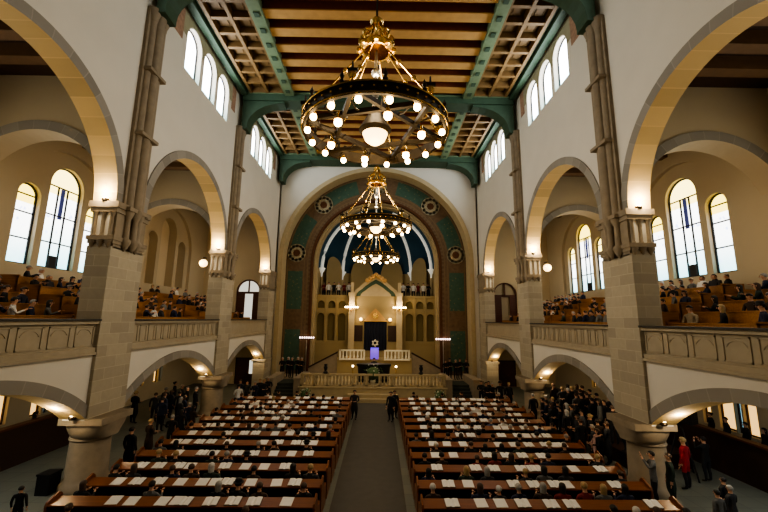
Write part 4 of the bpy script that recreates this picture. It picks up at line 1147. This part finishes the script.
# people by the near right column
stand(9.75, 13.7, 1.1, '', pose='up', label='person in grey holding a camera up beside the near right column', cloth=CLOTH[4], hair=HC[0], hk='short')
stand(10.3, 13.65, 1.2, '', pose='coat', label='person in a dark green coat leaning by the near right column', cloth=CLOTH[9], hair=HC[1], hk='short')
rc = person('st', 'jacket', (11.83, 14.9, 0), .5, '', 'people standing in the aisles', cloth=('red', (.42, .02, .03)), hair=HC[3], hk='short', scale=1.05, label='fair-haired person in a bright red coat walking up the right side aisle')
for k, (x, y) in enumerate([(11.1, 12.5), (10.75, 11.9), (10.1, 11.6)]):
    stand(x, y, .3, '', label='%s person seen from behind at the bottom right, %s' % (['dark-haired', 'grey-haired', 'hatted'][k], ['beside the red coat', 'nearest the frame corner', 'near the pew ends'][k]), cloth=CLOTH[[0, 1, 4][k]], scale=.78, hair=HC[[0, 2, 0][k]], hk='short')
# in the centre aisle and in front of the platform
stand(1.05, 23.9, 2.6, '', pose='coat', label='person in black standing at the right edge of the centre aisle', cloth=BLK, hair=HC[0], hk='short')
stand(1.3, 24.6, -2.6, '', pose='coat', label='second person in black in the centre aisle, behind the first', cloth=BLK, hair=HC[1], hk='short')
stand(-1.2, 24.3, 2.9, '', pose='coatfront', label='person in charcoal standing at the left edge of the centre aisle', cloth=CLOTH[1], hair=HC[0], hk='short')
k = 0
for s in (-1, 1):
    for j in range(0):
        x = s * (2.0 + j * .8) + rg.uniform(-.15, .15)
        stand(x, 26.2 + rg.uniform(-.4, .8), PI * rg.choice([0, 1]) + rg.uniform(-.4, .4), '%s from the aisle before the platform, %s side' % (ORD[j], sidename[s]), cloth=rg.choice([CLOTH[0], CLOTH[2], CLOTH[1], CLOTH[8]]), scale=.88, group='people between pews and platform')
# black-clad groups with white heads beside the chancel
for j in range(5):
    stand(-7.55 + j * .42 - .6, 33.6 + (j % 2) * .4, -.3 + PI, '%s singer left of the platform' % ORD[j], z=1.0 if False else .0, pose='front', cloth=BLK, hair=HC[4] if j % 2 else HC[2], scale=1.0, group='black-clad singers by the chancel').location.z = 1.0
for j in range(5):
    stand(6.1 + j * .45, 33.6 + (j % 2) * .4, .3 + PI, '%s singer right of the platform' % ORD[j], pose='front', cloth=BLK, hair=HC[j % 3], group='black-clad singers by the chancel').location.z = 1.0
for s in (-1, 1):
    a, b = sorted((s * 5.95, s * 9.3))
    tag(MB().box(a, b, 33.1, 36.4, 0, 1.0).build('side_platform', 'stone2'), 'low stone platform %s of the chancel under the singers' % sidename[s], 'platform')
    for j in range(6):
        stand(s * (7.9 + (j % 4) * .55), 27.6 + (j // 4) * 1.0 + rg.uniform(-.2, .2), PI + rg.uniform(-.6, .6), '%s dark figure beside the %s platform corner' % (ORD[j], sidename[s]), cloth=CLOTH[rg.choice([0, 0, 2, 1])], group='dark figures at the platform corners')
person('st', 'front', (CX, 33.3, 1.0), PI, '', 'people on the platform', cloth=BLK, hair=HC[0], label='person in black behind the reading table')

# ------------------------------------------------------------------ side aisle pews (dark, high-backed)
for sg in (-1, 1):
    S = sidename[sg]
    for bi, (ya, yb) in enumerate(((7.0, 14.0), (14.2, 22.6) if sg > 0 else (14.2, 21.4))):
        root = empty('aisle_stall', (0, 0, 0), 0, 'long dark panelled stall along the %s side aisle, %s part' % (S, ['near', 'far'][bi]), 'stall', 'dark side-aisle stalls')
        def F(a, b): return sorted((sg * a, sg * b))
        a, b = F(14.6, 14.7); MB().box(a, b, ya, yb, 0, 1.55).build('front_panel', 'bench_dark', root)
        a, b = F(14.5, 14.85); MB().box(a, b, ya, yb, 1.55, 1.63).build('top_rail', 'door', root)
        a, b = F(14.7, 17.0); MB().box(a, b, ya, yb, 0, .5).build('platform', 'bench_dark', root)
        a, b = F(15.2, 15.6); MB().box(a, b, ya, yb, .9, .96).build('seat', 'bench_dark', root)
        for y in (ya, yb - .08):
            a, b = F(14.6, 16.6); MB().box(a, b, y, y + .08, 0, 1.6).build('end_panel', 'bench_dark', root)
# people standing in the right-hand stalls, and a camera operator
for k, (x, y) in enumerate([(15.9, 16.6), (15.8, 17.4), (15.9, 18.3), (15.9, 19.4), (15.8, 15.7)]):
    stand(x, y, 1.2, '%s person standing in the dark stalls of the right aisle' % ORD[k], z=.5, cloth=CLOTH[[0, 1, 0, 3, 0][k]], group='people in the right aisle stalls', pose='down', scale=.85)
cam_o = empty('television_camera', (12.8, 16.2, 0), .5, 'black television camera on a tripod behind the near right column', 'camera')
for a in (0, 2.1, 4.2): MB().tube([(0, 0, 1.9), (.55 * math.cos(a), .55 * math.sin(a), 0)], .03, 6).build('leg', 'black', cam_o)
MB().box(-.22, .22, -.45, .45, 1.85, 2.3).build('camera_body', 'black', cam_o)
MB().lathe([(.09, 0), (.09, .2), (.14, .35)], (0, 0, 0), 12).build('lens', 'black', cam_o, True)
cam_o.scale = (1.2, 1.2, 1.12)
cam_o.children[-1].location = (0, .35, 2.12); cam_o.children[-1].rotation_euler = (-PI / 2, 0, 0)
MB().box(-.1, .1, -.2, .0, 2.35, 2.55).box(-.02, .02, -.1, .0, 2.3, 2.35).build('viewfinder', 'black', cam_o)
stand(13.2, 15.6, .2, '', pose='up', label='camera operator in black behind the television camera', cloth=BLK, hair=HC[0], hk='short')
# dark box and chair left of the near left column
tag(MB().box(-.22, .22, -.25, .25, 0, .62).box(-.24, .24, -.27, .27, .62, .68).build('equipment_case', 'black', None, False, (-11.25, 14.3, 0)), 'black equipment case on the floor left of the near left column', 'case')
stand(-11.2, 15.2, -.4, '', pose='front', label='stooping person in dark brown half hidden left of the near left column', cloth=CLOTH[3], hair=HC[0], hk='short', scale=.9)
for k, (x, y) in enumerate([(-10.15, 12.0), (-11.3, 11.3), (-10.6, 11.4)]):
    stand(x, y, .2, '', label='person in black seen from behind at the bottom left, %s' % ['by the pew ends', 'nearest the corner', 'between the other two'][k], cloth=BLK, hair=HC[0], hk='short', scale=.66)

# ------------------------------------------------------------------ light
def point(x, y, z, e, r=.2, c=(1, .80, .52)):
    l = bpy.data.lights.new('lamp_light', 'POINT'); l.energy = e; l.shadow_soft_size = r; l.color = c
    o = bpy.data.objects.new('lamp_light', l); COL.objects.link(o); o.location = (x, y, z)
for (x, y, z, e, r) in LIGHTS: point(x, y, z, e * 1.0, r)
def area(loc, rot, sx, sy, e, c):
    l = bpy.data.lights.new('window_and_fill_light', 'AREA'); l.shape = 'RECTANGLE'; l.size = sx; l.size_y = sy; l.energy = e; l.color = c
    o = bpy.data.objects.new('window_and_fill_light', l); COL.objects.link(o); o.location = loc; o.rotation_euler = rot
for sg in (-1, 1):
    for c, h in BAYS:
        area((sg * (W - .1), c + .2, 20.4), (0, sg * PI / 2, 0), 2.2, 5.2, 200, (.85, .93, 1.0))
        area((sg * (OUT - .4), c, 11.0), (0, sg * PI / 2, 0), 5.0, 5.5, 95, (.95, .93, .85))
        area((sg * 14.2, c, 4.4), (0, 0, 0), 3, 4, 12, (1, .85, .6))  # soft warm fill below the gallery, not at a window
        if c < 20: area((sg * 13.2, c + .5, 4.5), (0, 0, 0), 3, 7, 150, (.85, .97, 1))  # added fill to brighten the aisle floor
point(CX, 43, 9.2, 45, .6, (1, .82, .55)); point(CX - 3.5, 41.2, 9.2, 20, .4, (1, .85, .6)); point(CX + 3.5, 41.2, 9.2, 20, .4, (1, .85, .6))
point(CX, 34.9, 3.8, 35, .4, (1, .78, .45))
wd = bpy.data.worlds.new('World'); SC.world = wd; wd.use_nodes = True
wd.node_tree.nodes['Background'].inputs[0].default_value = (.75, .85, 1, 1); wd.node_tree.nodes['Background'].inputs[1].default_value = 1.0

# ------------------------------------------------------------------ camera
F_, PIT, YAW, ROLL, CAMX = 371., .170, .009, .012, .30
Fv = Vector((math.sin(YAW) * math.cos(PIT), math.cos(YAW) * math.cos(PIT), math.sin(PIT)))
Rv = Fv.cross(Vector((0, 0, 1))).normalized(); Uv = Rv.cross(Fv)
c_, s_ = math.cos(ROLL), math.sin(ROLL); Rv, Uv = c_ * Rv + s_ * Uv, c_ * Uv - s_ * Rv
cd = bpy.data.cameras.new('camera'); cd.sensor_width = 36; cd.lens = 36 * F_ / 768; cd.clip_end = 300
co = bpy.data.objects.new('camera', cd); COL.objects.link(co)
co.matrix_world = Matrix(((Rv.x, Uv.x, -Fv.x, CAMX), (Rv.y, Uv.y, -Fv.y, 0), (Rv.z, Uv.z, -Fv.z, EYE), (0, 0, 0, 1)))
SC.camera = co
SC.view_settings.view_transform = 'AgX'; SC.view_settings.look = 'AgX - High Contrast'; SC.view_settings.exposure = -.08

print('PERSONS', len([o for o in bpy.data.objects if o.name.startswith('person')]), len(CROWD['nave']), len(CROWD['left']))
